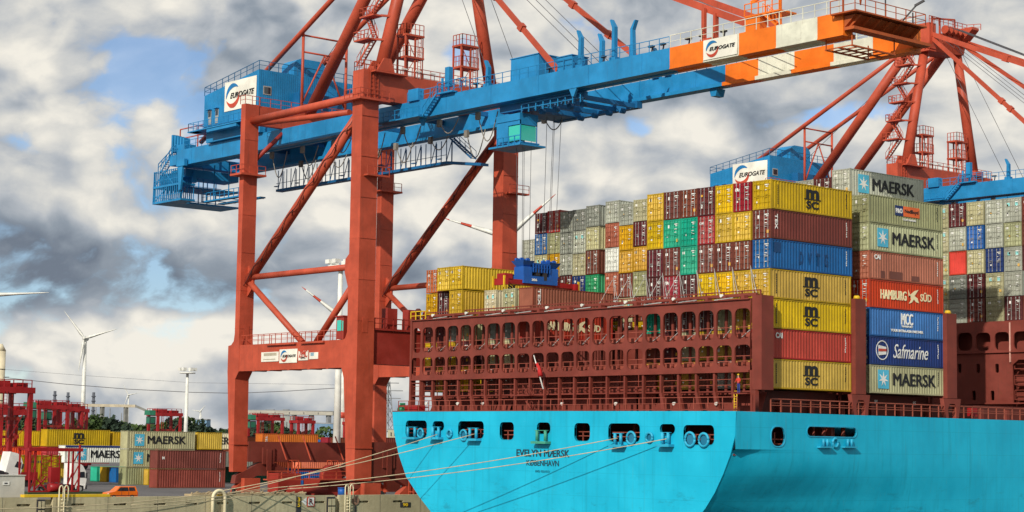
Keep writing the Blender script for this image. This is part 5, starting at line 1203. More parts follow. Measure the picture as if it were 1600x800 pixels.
    tube('stay_strut', (-211, 145.9, 60.2), (-211, 142.5, 53.4), .12, 8); tube('stay_strut', (-211, 145.9, 60.2), (-211, 149.3, 53.4), .12, 8)
    m_ = MB(); m_.box(-185.6, -183.6, 135.0, 137.0, 52.7, 53.5); m_.prism([(134.6, 52.7), (137.2, 52.7), (136.6, 54.3), (135.6, 54.3)], 'X', -185.9, -185.6); m_.prism([(134.6, 52.7), (137.2, 52.7), (136.6, 54.3), (135.6, 54.3)], 'X', -183.6, -183.3); m_.box(-185.6, -183.6, 152.8, 155.0, 52.7, 53.5); m_.build('leg_foot', RED, root)
    m_ = MB(); m_.hexa([(-187.4, 140.2, 71.6), (-183.6, 140.2, 71.6), (-183.6, 149.9, 72.2), (-187.4, 149.9, 72.2)], [(-186.8, 140.6, 74.3), (-183.4, 140.6, 74.3), (-182.6, 149.9, 76.0), (-186.6, 149.9, 76.0)])
    m_.box(-186.2, -183.2, 140.3, 142.0, 72.0, 76.2)
    m_.prism([(-184, 73), (-180.8, 75.9), (-180.8, 76.3), (-186, 76.3)], 'Y', 148.3, 150.2)
    for y in (141, 143): m_.bar((-183.2, y, 74), (-183.2, y, 77.3), .25, .25)
    m_.bar((-183.2, 141, 76.9), (-183.2, 147, 77.6), .25, .25); m_.bar((-183.2, 147, 77.6), (-183.2, 147, 75.5), .2, .2)
    m_.rail([(-183, 140, 76.2), (-183, 150, 76.2), (-181, 151, 76.2)], 1.0, 1.2, .045); m_.box(-187.5, -182.6, 139.4, 141.2, 71.4, 71.6); m_.rail([(-187.4, 139.4, 71.6), (-182.6, 139.4, 71.6)], 1.0, 1, .045)
    for i in range(4): m_.tube((-182.6, 143.5 + i * 1.2, 75.4), (-182.6, 143.9 + i * 1.2, 75.4), .7, n=14)
    m_.build('apex_head', RED, root)
    for yy, ye in ((141.2, 139.9), (149.6, 150.3)):
        m_ = MB(); p, q = Vector((-183.4, yy, 73.8)), Vector((-156.3 if yy < 145 else -150.6, ye, 49.5)); m_.bar(p, q, .34, .60)
        for f in (.5, .56, .75): c = p.lerp(q, f); m_.bar(c - (q - p).normalized() * .4, c + (q - p).normalized() * .4, .62, .85)
        m_.build('inner_forestay', RED, root)
        m_ = MB(); p, q = Vector((-183.4, yy, 74.4)), Vector((-126.6, ye, 49.8)); m_.bar(p, q, .42, .72)
        for f in (.25, .62): c = p.lerp(q, f); m_.bar(c - (q - p).normalized() * .5, c + (q - p).normalized() * .5, .7, 1.0)
        m_.build('outer_forestay', RED, root)
    m_ = MB(); m_.bar((-133.3, 139.5, 49.15), (-133.3, 139.5, 52.7), .4, .4); m_.bar((-132.0, 139.9, 49.15), (-132.0, 139.9, 52.0), .35, .5); m_.box(-133.6, -131.7, 139.2, 140.2, 49.15, 49.4); m_.build('forestay_post', RED, root)
    m_ = MB()
    for i in range(4): m_.tube((-182.3, 143.6 + i * 1.2, 75.9), (-128, 143.9 + i * 1.2, 49.6), .045, n=5)
    for y, x in ((142, -170), (147, -170), (143.2, -152), (145, -152), (147, -152)): m_.tube((-183, y, 74), (x if x < -160 else -153, y, 49.4), .04, n=5)
    m_.tube((-187, 142, 72), (-214, 146.5, 58), .04, n=5); m_.tube((-187, 139.9, 71), (-187, 134, 53), .04, n=5)
    m_.build('hoist_wires', ROPEW, root)
    # stairs up the front leg
    for i in range(6):
        z0 = 53.8 + i * 3.1; f = (z0 - 52.6) / 20.8; y = 135.9 + 5.3 * f
        m_ = MB(); s_ = -1 if i % 2 else 1; xo = -186.1
        m_.box(-187.8, -184.9, y - 2.1, y - .6, z0 + 2.9, z0 + 3.1); m_.rail([(-187.8, y - 2.1, z0 + 3.1), (-184.8, y - 2.1, z0 + 3.1)], 1.0, .8, .04); m_.rail([(-187.8, y - 2.1, z0 + 3.1), (-187.8, y - .6, z0 + 3.1)], 1.0, .8, .04)
        m_.stair((-187.5 if s_ > 0 else -185.2, y - 1.4, z0), (-185.2 if s_ > 0 else -187.5, y - .9, z0 + 3.0), .7, across=(0, 1, 0)); m_.bar((-184.9, y - 1, z0 + 3), (-184.2, y + .4, z0 + 3), .3, .25)
        m_.build('leg_stairs', RED, fl)
    # two little access towers on the cross beam
    for y0 in (139.3, 148.2):
        m_ = MB(); x0, x1 = -185.6, -184.0; y1 = y0 + 2.7
        for x in (x0, x1):
            for y in (y0, y0 + 1.5, y1): m_.bar((x, y, 52.7), (x, y, 58.0), .2 if y != y1 else .1, .2 if y != y1 else .1)
        for z in (55.0, 57.8): m_.box(x0 - .2, x1 + .2, y0 - .1, y1 + .1, z, z + .25); m_.rail([(x1 + .15, y0, z + .25), (x1 + .15, y1, z + .25)], 1.3, .7, .04); m_.rail([(x0 - .1, y0, z + .25), (x1 + .15, y0, z + .25)], 1.3, .7, .04)
        m_.ladder((x1 + .1, y0 + 2.1, 52.7), 5.3, wd=.5); m_.bar((x1, y0, 52.8), (x1, y0 + 1.5, 55), .07, .07); m_.bar((x1, y0, 57.8), (x1, y0 + 1.5, 55.2), .07, .07)
        m_.build('access_tower', RED, root)
    m_ = MB(); m_.ladder((-183.9, 158.6, 26), 4.5); m_.build('leg_ladder', RED, root)
    # waterside walkway below the diagonal (near leg)
    m_ = MB(); m_.box(-186.5, -184.2, 135.7, 155.5, 21.0, 21.25); m_.rail([(-184.3, 135.7, 21.25), (-184.3, 155.5, 21.25)], 1.2, 1.4, .06)
    for i in range(5): m_.box(-186, -184.8, 138 + i * 3.2, 139.5 + i * 3.2, 21.3, 23.8)
    m_.box(-186.3, -184.4, 135.6, 155.5, 16.9, 20.9)
    m_.build('cable_chain_deck', DRED, root)
    return root
crane = build_crane()
def kids(o): return [c for c in COL.objects if c.parent == o]
def copy_tree(o, parent=None):
    c = o.copy(); COL.objects.link(c)
    if parent is not None: c.parent = parent
    for ch in kids(o): copy_tree(ch, c)
    return c
crane2 = copy_tree(crane); crane2.location = crane.location + Vector((0, 103.5, -.3))
crane2['label'] = 'farther red gantry crane whose apex and blue house rise behind the container stacks'

# trolley, cab, spreader
tr = thing('crane_trolley', 'dark blue trolley with hoist gear hanging under the nearest crane boom', 'trolley', (-158, 145, 46.5))
m_ = MB(); m_.box(-166.8, -152.5, 140.25, 141.0, 45.9, 46.7); m_.box(-166.8, -152.5, 148.7, 149.5, 45.9, 46.7); m_.box(-166.7, -163, 140.5, 149, 46.0, 46.5)
for x in (-162.3, -159.5, -156.5, -153.2): m_.box(x, x + .35, 140.2, 149.5, 45.9, 46.4)
for x in (-161, -158.6, -156.2, -154): m_.tube((x, 141.5, 45.6), (x, 142.1, 45.6), .32, n=12); m_.tube((x, 147.5, 45.6), (x, 148.1, 45.6), .32, n=12)
for i in range(14): m_.bar((-162.5 + i * .75, 139.9 + (i % 3) * .4, 45.6), (-162 + i * .75, 140.6, 47.0), .15, .15)
m_.build('trolley_frame', paint('crane_blue_dark', (.008, .12, .30), .5), tr)
m_ = MB(); m_.rail([(-162.5, 139.9, 45.4), (-152.5, 139.9, 45.4)], 1.0, 1.3, .05); m_.build('railing', BLUE, tr)
cb = thing('operator_cab', 'blue operator cab with green tinted windows hung below the crane boom', 'cab', (-167, 141, 42.4))
cx0, cx1 = aY(776, 208, 140).x, aY(813, 208, 140).x; cz0, cz1 = aY(795, 224, 140).z, aY(795, 190, 140).z
m_ = MB(); m_.box(cx0, cx1 - 2.2, 140, 142.6, cz0, cz1); m_.box(cx1 - 2.2, cx1, 140.0, 142.6, cz1 - .5, cz1); m_.box(cx1 - 2.2, cx1 + .3, 139.9, 142.7, cz0 - .15, cz0); m_.box(cx0, cx1, 139.9, 142.7, cz1, cz1 + .8)
for y in (140, 142.5): m_.box(cx1 - .1, cx1, y, y + .1, cz0, cz1)
m_.box(cx0 - .6, cx1 + .8, 139.3, 143.2, cz0 - .5, cz0 - .3); m_.rail([(cx0 + 1, 139.3, cz0 - .4), (cx1 + .8, 139.3, cz0 - .4)], 1.0, .9, .05)
m_.build('cab_shell', BLUE, cb)
m_ = MB(); m_.box(cx1 - 2.1, cx1 - .12, 140.04, 140.1, cz0 + .2, cz1 - .6); m_.box(cx1 - .06, cx1 - .02, 140.15, 142.4, cz0 + .2, cz1 - .6); m_.build('window', GLASSG, cb)
SY = 143.5; sc = aY(838, 430, SY)
sp = thing('spreader', 'blue and red container spreader hanging on steel wires above the stern containers', 'spreader', (sc.x, SY, sc.z))
m_ = MB(); zS = sc.z; X = sc.x
m_.box(X - 1.0, X + 1.0, SY - 2.9, SY + 2.7, zS - 1.5, zS - .3)
for y in (SY - 2.9, SY + 1.5):
    m_.box(X - .9, X + .9, y, y + 1.4, zS - .3, zS + 1.1); m_.hexa([(X - .6, y + .2, zS + 1.0), (X + .6, y + .2, zS + 1.0), (X + .6, y + 1.2, zS + 1.0), (X - .6, y + 1.2, zS + 1.0)], [(X - 1.2, y - .3, zS + 2.0), (X + 1.2, y - .3, zS + 2.0), (X + 1.2, y + 1.6, zS + 2.0), (X - 1.2, y + 1.6, zS + 2.0)])
    for q in (-.7, .2): m_.tube((X + q, y + .1, zS + 2.2), (X + q + .3, y + .1, zS + 2.2), .3, n=12); m_.tube((X + q, y + 1.1, zS + 2.2), (X + q + .3, y + 1.1, zS + 2.2), .3, n=12)
m_.box(X - .8, X + .8, SY - 1.1, SY + 1.2, zS + .3, zS + 1.7); m_.rail([(X + 1, SY - 1.4, zS + .3), (X + 1, SY + 1.4, zS + .3)], 1.4, .5, .05)
m_.build('head_block', SPB, sp)
m_ = MB(); m_.box(X - .95, X + .95, SY - .8, SY - .2, zS - .2, zS + .9); m_.box(X - .8, X + 1.02, SY + .4, SY + .9, zS - .9, zS + .3); m_.build('hydraulic_unit', DARK, sp)
text('306', .4, frame_M((X + 1.03, SY - 1.2, zS - .9), UY, UZ), WHITE, sp, wid=.9, bold=.05)
m_ = MB(); m_.box(X - .7, X + .7, SY - 6.0, SY + 6.1, zS - 1.75, zS - 1.0)
for y in (SY - 6.1, SY + 5.6): m_.box(X - 1.2, X + 1.2, y, y + .5, zS - 2.0, zS - 1.0)
m_.build('telescopic_beam', SRED, sp)
for y in (SY - 6.3, SY + 6.1):
    for x in (X - 1.1, X + 1.0): m_ = MB(); m_.box(x, x + .15, y, y + .25, zS - 2.4, zS - .6); m_.build('flipper', YEL, sp)
m_ = MB(); m_.box(X - .8, X + .8, SY - 5.8, SY - 4.6, zS - 1.0, zS - .2); m_.build('gearbox', SRED, sp)
sp.scale = (.92, .92, .74)
hw = thing('hoist_rope', 'thin vertical steel hoist wires between the trolley and the spreader', 'wire', (sc.x, SY, zS))
for q, (dx, dy) in enumerate(((-.7, -2.6), (-.5, -1.7), (.2, -2.6), (.4, -1.6), (-.7, 1.7), (-.5, 2.6), (.2, 1.7), (.4, 2.6))):
    m_ = MB(); m_.tube((X + dx, SY + dy * .92, zS + 1.6), (X + dx * 1.3 + .3, SY + dy * 1.1, 45.9), .03, n=5); m_.build('wire', ROPEW, hw)

# ------------------------------------------------------------------ container yard (left)
def yard(px, D, z, L, H, c, label, ends='plain', group='containers in the yard beyond the quay', detail=True, y=700):
    p = aD(px, y, D)
    t = container(p.x, p.y, z, L, H, c, label, group, ends=ends, detail=detail); return t
t = yard(247, 292, 0, 12.19, 2.9, 'rustbrown', 'lower of two rusty brown containers at the front of the yard'); small_marks(t, 2.9, 12.1)
t = yard(247, 292, 2.92, 12.19, 2.9, 'brown', 'upper of two brown containers at the front of the yard'); small_marks(t, 2.9, 12.1); vtext(t, 2.9, 'z', 1.0, WHITE, .4, .5)
t = yard(199, 308, 5.84, 12.6, 2.95, 'beige', 'topmost pale star-emblem container in the middle of the yard'); star_logo(t, 2.9, 1.3, 1.75, y1=3.7, y2=10.8)
t = yard(199, 308, 2.92, 12.6, 2.9, 'beige', 'pale star-emblem container below the topmost one, half hidden by brown ones'); star_logo(t, 2.9, 1.2, 1.75, y1=3.7, y2=10.8)
t = yard(198, 308, 0, 12.6, 2.9, 'greenish', 'mossy grey-green container at the bottom of the star-emblem stack')
for px, D, c, lab in ((153, 330, 'teal', 'turquoise container standing alone on the yard asphalt'), (168, 327, 'yellow', 'yellow container between the turquoise and blue ones on the asphalt'), (183, 323, 'blue', 'blue container left of the mossy grey-green stack'),
                      (216, 314, 'blue', 'blue container right of the mossy grey-green stack'), (233, 309, 'yellow', 'yellow container against the two rusty brown ones')):
    yard(px, D, 0, 6.06, 2.6, c, lab, group='small containers standing in a row on the asphalt')
t = yard(102, 318, 3.3, 12.0, 2.95, 'white', 'white refrigerated star-emblem container with a blue stripe along its top'); star_logo(t, 2.9, 2.2, 1.75, y1=4.8, y2=11.6)
m_ = MB(); l = t.location; m_.box(l.x + .002, l.x + .03, l.y + .1, l.y + 12.1, l.z + 2.6, l.z + 2.9); m_.build('blue_stripe', paint('stripe_navy', (.01, .03, .16), .5), t)
t = yard(73, 330, 5.95, 12.19, 3.0, 'yellow', 'bright yellow container with stacked black letters over the yard'); msc(t, 2.9)
yard(73, 330, 3.0, 12.19, 2.9, 'red', 'red container right under the black-lettered yellow yard one')
p = aD(73, 700, 330)
container(p.x, p.y + 12.9, 5.8, 6.06, 2.9, 'yellow', 'short yellow container directly behind the black-lettered yellow yard one', 'containers in the yard beyond the quay', ends='plain')
q = aD(199, 700, 308)
container(q.x - .2, q.y + 13.2, 5.84, 4.75, 2.9, 'yellow', 'plain yellow container right of the topmost star-emblem one', 'containers in the yard beyond the quay', ends='plain')
t = yard(286, 330, 5.84, 12.19, 2.9, 'cream', 'cream container whose black letters show beside the crane leg'); text('MAERSK', 1.25, side_M(t, 8.0, 1.5), BLACKT, t, wid=6.8, bold=.012)
yard(284, 332, 2.92, 12.19, 2.9, 'maroon', 'dark red container below the yellow and cream yard ones')
t = yard(302, 328, 2.8, 12.19, 2.7, 'grey', 'grey container strip with small dark letters beside the crane leg')
t = yard(410, 345, 5.9, 12.19, 2.9, 'orange', 'orange container seen through the crane portal'); vtext(t, 2.9, 'TEX', .8, WHITE, .4, 1.5)
yard(506, 355, 5.3, 2.5, 2.6, 'blue', 'short blue tank container seen through the crane portal')
t = yard(512, 352, 5.4, 6.06, 2.9, 'crimson', 'red container with a pale panel seen through the crane portal'); m_ = MB(); l = t.location; m_.box(l.x + .002, l.x + .03, l.y + 1, l.y + 2.5, l.z + 1.6, l.z + 2.2); m_.build('pale_panel', SIGNW, t)
yard(528, 350, 5.4, 12.19, 2.9, 'brown', 'brown container seen left of the waterside crane leg'); yard(352, 335, 2.9, 12.19, 2.9, 'rustbrown', 'rusty brown container low behind the landside crane leg'); yard(352, 335, 0, 12.19, 2.9, 'dgreen', 'dark green container on the ground behind the landside crane leg')
for i, (px, D, z, c) in enumerate(((420, 318, 2.9, 'rustbrown'), (440, 320, 0, 'blue'), (470, 316, 2.9, 'orange'), (500, 330, 2.9, 'rustbrown'), (475, 325, 0, 'white'), (590, 340, 5.5, 'brown'), (600, 345, 2.6, 'maroon'))):
    yard(px, D, z, 12.19, 2.9, c, f'{WORD[c]} container glimpsed through the crane running gear, {ORD[i]} from the left', group='containers behind the crane running gear')
for i, (px, D, z, c) in enumerate(((-35, 345, 5.8, 'yellow'), (20, 338, 3.0, 'orange'), (18, 338, .1, 'yellow'), (-20, 325, 2.9, 'vermilion'), (-60, 320, 0, 'yellow'), (45, 352, 5.7, 'ochre'), (-10, 320, 0, 'yellow'))):
    yard(px, D, z, 12.19, 2.9, c, f'{WORD[c]} container by the big straddle carrier, {["topmost","upper middle","lower middle","left upper","left lower","farthest","frontmost"][i]} of the cluster', group='containers beside the left straddle carrier')
# long maroon wall of containers far behind the portal
p0, p1 = aD(100, 690, 420), aD(520, 690, 420)
cc_ = ['maroon', 'brown', 'crimson', 'ochre', 'rustbrown']
for i in range(16):
    f = i / 15; p = aD(60 + i * 31, 690, 400 + 4 * i); c = cc_[i % 5]
    container(p.x, p.y, 5.8 if i % 3 else 5.6, 12.19, 2.7, c, f'{WORD[c]} container roof line far behind, {(ORD+["fourteenth","fifteenth","sixteenth"])[i]} from the left', 'far row of yard containers', ends='plain')

# yellow shed-like container behind the trucks
p = aD(95, 745, 296)
t = thing('workshop_container', 'tall yellow workshop box with faint dark lettering behind the white trucks', 'container', (p.x, p.y - 13, 0))
m_ = MB(); m_.box(p.x - 3, p.x, p.y - 13, p.y, 0, 4.6)
for i in range(30): m_.box(p.x, p.x + .03, p.y - 12.8 + i * .43, p.y - 12.6 + i * .43, .2, 4.4)
m_.build('body', paint('container_yellow', CC['yellow']), t)
m_ = MB(); m_.box(p.x - 3.1, p.x + .06, p.y - 13.1, p.y + .1, 4.6, 4.72); m_.build('roof_edge', fmat('yellow'), t)
m_ = MB(); [m_.box(p.x + .03, p.x + .05, p.y - 6.2 + q * .36, p.y - 5.98 + q * .36, 3.55, 3.9) for q in range(8)]; m_.build('faded_print', LABK, t)

# straddle carriers
def straddle(px, D, H, label, rot=0.0, wid=5.2, ln=9.5, cab=True):
    p = aD(px, 680, D); t = thing('straddle_carrier', label, 'carrier', (p.x, p.y, 0), 'straddle carriers in the yard')
    X, Y = p.x, p.y
    for i, (dx, dy) in enumerate(((0, 0), (-wid, 0), (0, ln), (-wid, ln))):
        m_ = MB(); m_.hexa([(X + dx - .4, Y + dy - .3, 1.2), (X + dx + .4, Y + dy - .3, 1.2), (X + dx + .4, Y + dy + .3, 1.2), (X + dx - .4, Y + dy + .3, 1.2)], [(X + dx - .38, Y + dy - .3, H - 1), (X + dx + .38, Y + dy - .3, H - 1), (X + dx + .38, Y + dy + .3, H - 1), (X + dx - .38, Y + dy + .3, H - 1)]); m_.build('leg', SRED, t)
    for dx in (0, -wid):
        m_ = MB(); m_.box(X + dx - .5, X + dx + .5, Y - 1.5, Y + ln + 1.5, 1.0, 2.2); sb = m_.build('wheel_beam', SRED, t)
        for w_ in range(4): m_ = MB(); yy = Y + w_ * ln / 3; m_.tube((X + dx - .25, yy, .8), (X + dx + .25, yy, .8), .8, n=16); m_.build('wheel', RUBBER, sb)
    m_ = MB()
    for dx in (0, -wid): m_.box(X + dx - .45, X + dx + .45, Y - .6, Y + ln + .6, H - 1.1, H - .2)
    for dy in (0, ln): m_.box(X - wid, X, Y + dy - .4, Y + dy + .4, H - 1.0, H - .3)
    m_.build('top_frame', SRED, t)
    m_ = MB(); m_.box(X - wid + .6, X - 1.2, Y + .8, Y + ln * .5, H - .2, H + .8); m_.box(X - wid * .5, X + .2, Y + ln * .6, Y + ln * .9, H - .2, H + .5); m_.build('engine_deck', SRED, t)
    m_ = MB(); m_.rail([(X + .4, Y - .5, H - .2), (X + .4, Y + ln, H - .2)], 1.1, 1.6, .06); m_.rail([(X - wid, Y - .5, H - .2), (X + .4, Y - .5, H - .2)], 1.1, 1.3, .06); m_.bar((X, Y + .3, 4), (X, Y + ln - .3, H - 3), .1, .1); m_.ladder((X + .55, Y + 1.2, 2.2), H - 3); m_.build('railing', SRED, t)
    if cab:
        m_ = MB(); m_.box(X - 2.6, X - .5, Y - 2.2, Y - .4, H - 3.4, H - 1.3); cbb = m_.build('cab', DARK, t); m_ = MB(); m_.box(X - 2.4, X - .7, Y - 2.26, Y - 2.2, H - 3.1, H - 1.6); m_.box(X - .5, X - .44, Y - 2.0, Y - .6, H - 3.1, H - 1.6); m_.build('window', paint('cab_green', (.02, .14, .08), .15), cbb)
        m_ = MB(); m_.prism([(X - 3.4, H - .9), (X - .2, H - .9), (X - .6, H + .4), (X - 3.1, H + .4)], 'Y', Y - 2.4, Y - .5); m_.build('cab_roof_panel', paint('panel_green', (.02, .16, .09), .5, .2, 0, .1), t)
    m_ = MB(); m_.box(X - wid * .8, X - wid * .2, Y + 1, Y + ln - 1, H - 5.2, H - 4.7)
    for dx in (-wid * .75, -wid * .3):
        for dy in (2, ln - 2): m_.bar((X + dx, Y + dy, H - 4.7), (X + dx, Y + dy, H - 1), .08, .08)
    m_.build('spreader', DRED, t)
    return t
straddle(-8, 285, 15.2, 'large red straddle carrier with green cab panel at the left edge', wid=6.5, ln=5.5)
straddle(0, 330, 12.4, 'red straddle carrier partly hidden behind the large one at the left', wid=4.4, ln=5, cab=False)
straddle(60, 430, 15.0, 'distant red straddle carrier left of the tall white turbine', wid=4.5, ln=7)
straddle(84, 440, 14.8, 'second distant red straddle carrier left of the tall white turbine', wid=4.5, ln=7)
straddle(104, 450, 14.6, 'third distant red straddle carrier just left of the white turbine', wid=3.5, ln=5, cab=False)
straddle(246, 520, 14.9, 'lone distant red straddle carrier left of the white lamp mast', wid=5, ln=7)
straddle(403, 530, 14.2, 'pinkish distant straddle carrier seen left in the crane portal', wid=5, ln=8)
straddle(466, 540, 13.6, 'distant straddle carrier with cream legs seen mid in the crane portal', wid=3.5, ln=5, cab=False)
straddle(551, 540, 13.4, 'distant red straddle carrier seen right of the big white mast', wid=4, ln=6, cab=False)

# masts, turbines
def lampmast(px, ytop, D, r, label, cap=True, g='white flood light masts'):
    p = aD(px, ytop, D); t = thing('lamp_mast', label, 'lamp mast', (p.x, p.y, 0), g)
    m_ = MB(); m_.tube((p.x, p.y, 0), (p.x, p.y, p.z), r * 1.35, r * .7, 14); m_.build('pole', MAST, t)
    if cap:
        m_ = MB(); m_.tube((p.x, p.y, p.z - .1), (p.x, p.y, p.z + .15), r * 4.2, n=16); m_.build('platform', MAST, t)
        for i in range(6):
            a = i * math.pi / 3; m_ = MB(); c = Vector((p.x + r * 3.6 * math.cos(a), p.y + r * 3.6 * math.sin(a), p.z + .5)); m_.box(c.x - r, c.x + r, c.y - r, c.y + r, c.z, c.z + .5 + r * .4); m_.build('floodlight', MAST, t)
    return t
lampmast(532.5, 417, 330, .55, 'huge white flood light mast behind the crane portal')
lampmast(293, 583, 420, .42, 'slim white lamp mast rising above the yard containers')
def turbine(px, py, D, ang, R, base_r, label, face=0.0, red=False, tower=True, bands=True, zb=0.0):
    h = aD(px, py, D); t = thing('wind_turbine', label, 'wind turbine', (h.x, h.y, zb), 'wind turbines behind the port')
    m_ = MB()
    m_.tube((h.x, h.y, zb), (h.x, h.y, h.z), base_r, base_r * .55, 18); m_.build('tower', MAST, t)
    if bands: m_ = MB(); zz = zb + (h.z - zb) * .32; rr_ = base_r * (1 - .45 * .24) + .02; m_.tube((h.x, h.y, zz), (h.x, h.y, zz + base_r * 1.2), rr_ + .02, n=18); m_.build('red_band', LRED, t)
    d = Vector((-math.sin(face) * 1.0, -math.cos(face), 0)); d = (-_fh * math.cos(face) + _right * math.sin(face)).normalized(); s = d.cross(Vector((0, 0, 1))).normalized() * -1
    m_ = MB(); m_.path([h - d * base_r * 2.4, h - d * base_r * 1.5, h + d * base_r * 1.2], base_r * .8, 12, 0, base_r * .7); m_.build('nacelle', MAST, t)
    hub = h + d * base_r * 1.9
    m_ = MB(); m_.path([hub - d * base_r * .6, hub, hub + d * base_r * .7], base_r * .85, 12, 0, base_r * .3); m_.build('hub', MAST, t)
    for i, a in enumerate(ang):
        a = R_(a); u = s * math.cos(a) + Vector((0, 0, math.sin(a))); v = s * -math.sin(a) + Vector((0, 0, math.cos(a)))
        m_ = MB(); prof = [(0, .42), (.05, .45), (.16, .95), (.3, .8), (.55, .52), (.72, .38), (.73, .37), (.80, .30), (.90, .22), (1.0, .05)]
        rings = []
        for f, wv_ in prof:
            c = hub + u * (R * f); ww = base_r * wv_ * 1.05; tt = max(.06, ww * .28)
            b = len(m_.v); m_.v += [tuple(c + v * ww * .5), tuple(c + d * tt), tuple(c - v * ww * .62), tuple(c - d * tt)]; rings.append((b, f))
        for (b0, f0_), (b1, f1_) in zip(rings, rings[1:]):
            mt = 1 if red and (.55 <= f0_ <= .66 or f0_ >= .89) else 0
            for j in range(4): m_.f.append([b0 + j, b0 + (j + 1) % 4, b1 + (j + 1) % 4, b1 + j]); m_.m.append(mt); m_.sm.append(True)
        m_.build('blade', [MAST, LRED], t)
    return t
turbine(133.5, 529, 900, [128, 17, 262], 16.5, 1.3, 'white wind turbine standing free above the yard on the left')
turbine(-26, 462, 500, [3, 123, 243], 18, 1.1, 'wind turbine mostly outside the left edge with one blade reaching in')
turbine(791, 372, 700, [42, 164, 283], 24.5, 2.0, 'wind turbine with red-tipped blades hidden behind the right crane leg', red=True)
turbine(538, 500, 620, [143, 20, 265], 17.5, 1.6, 'wind turbine with one blade showing beside the big white mast', red=True)
turbine(548, 520, 1400, [95, 215, 335], 14, 2.0, 'slender turbine tower with red ring right of the big white mast', bands=True)
turbine(201, 617, 2000, [118, 12, 250], 13, 1.1, 'tiny far wind turbine above the tree line on the left', bands=False)
turbine(313, 643, 2600, [50, 170, 290], 12, 1.5, 'tiny far wind turbine right of the lamp mast', bands=False)
p = aD(2, 548, 360)
t = thing('silo_column', 'thick cream column with a conical cap cut by the left edge', 'column', (p.x - .6, p.y, 0))
m_ = MB(); X, Y = p.x - .3, p.y; m_.tube((X, Y, 0), (X, Y, p.z), 1.0, n=20); m_.tube((X, Y, p.z), (X, Y, p.z + 1.3), 1.05, .35, 20); m_.build('shaft', paint('cream_shaft', (.68, .60, .42), .6, .2, 0, .3), t)
m_ = MB()
for z in (.35, .6, .85): m_.tube((X, Y, p.z * z), (X, Y, p.z * z + .12), 1.06, n=20)
m_.bar((X, Y, p.z - 5), (X + 2, Y + 1.0, p.z - 5), .1, .1); m_.build('collar', DARK, t)
# pylons, chimneys, conveyor
def pylon(px, ytop, D, label, w_=6):
    p = aD(px, ytop, D); t = thing('lattice_pylon', label, 'pylon', (p.x, p.y, 0), 'power line pylons'); m_ = MB(); H = p.z
    cs = [(-1, -1), (1, -1), (1, 1), (-1, 1)]
    for a, b in cs: m_.bar((p.x + a * w_ / 2, p.y + b * w_ / 2, 0), (p.x + a * .5, p.y + b * .5, H), .35, .35)
    n = 9
    for i in range(n):
        f0_, f1_ = i / n, (i + 1) / n; r0, r1 = w_ / 2 * (1 - f0_) + .5 * f0_, w_ / 2 * (1 - f1_) + .5 * f1_
        for q in range(4): a, b = cs[q], cs[(q + 1) % 4]; m_.bar((p.x + a[0] * r0, p.y + a[1] * r0, H * f0_), (p.x + b[0] * r1, p.y + b[1] * r1, H * f1_), .22, .22)
    m_.build('lattice', paint('pylon_grey', (.20, .21, .22), .7), t)
    m_ = MB(); s = _right
    for z, l_ in ((.98, 5), (.88, 7), (.78, 6)): m_.bar(Vector((p.x, p.y, H * z)) - s * l_, Vector((p.x, p.y, H * z)) + s * l_, .4, .4)
    m_.build('cross_arms', paint('pylon_grey', (.20, .21, .22), .7), t); return p
pa = pylon(607, 596, 900, 'tall grey lattice power pylon right of the crane leg')
for i, (px, yt, lab) in enumerate(((86, 611, 'left'), (106.5, 613, 'middle'), (146.5, 613, 'right'))):
    p = aD(px, yt, 1300); t = thing('steel_chimney', f'distant dark lattice chimney above the trees, {lab} of the three', 'chimney', (p.x, p.y, 0), 'distant dark chimneys')
    m_ = MB(); m_.tube((p.x, p.y, 0), (p.x, p.y, p.z), 1.1, 1.0, 8)
    for i2 in range(12): m_.tube((p.x, p.y, p.z * i2 / 12), (p.x, p.y, p.z * i2 / 12 + .8), 1.5, n=8)
    m_.build('shaft', paint('pylon_dark', (.09, .10, .12), .8), t)
for i, (px, yt) in enumerate(((150, 634), (172, 638), (190, 645), (118, 650), (235, 655))):
    p = aD(px, yt, 1200); t = thing('antenna_mast', f'slim distant mast above the trees, {ORD[i]} counting from the nearest to the white turbine', 'mast', (p.x, p.y, 0), 'slim distant masts'); m_ = MB(); m_.tube((p.x, p.y, 0), (p.x, p.y, p.z), .8, .3, 6); m_.build('shaft', paint('pylon_grey', (.20, .21, .22), .7), t)
t = thing('conveyor_gallery', 'long cream conveyor gallery above the tree line, sloping down at its right end', 'conveyor', aD(130, 640, 1100))
m_ = MB(); a, b, c_ = aD(55, 632, 1100), aD(212, 634.5, 1100), aD(243, 648, 1100)
m_.bar(a, b, 3, 1.6); m_.build('gallery', paint('gallery_cream', (.50, .44, .32), .8), t)
m_ = MB(); m_.bar(b, c_, 3, 1.2)
m_.build('sloping_end', paint('gallery_grey', (.22, .22, .2), .8), t)
m_ = MB()
for px in (60, 110, 160, 197): q = aD(px, 634, 1100); m_.box(q.x - 1, q.x + 1, q.y - 1, q.y + 1, 0, q.z)
m_.build('trestles', paint('gallery_grey', (.22, .22, .2), .8), t)
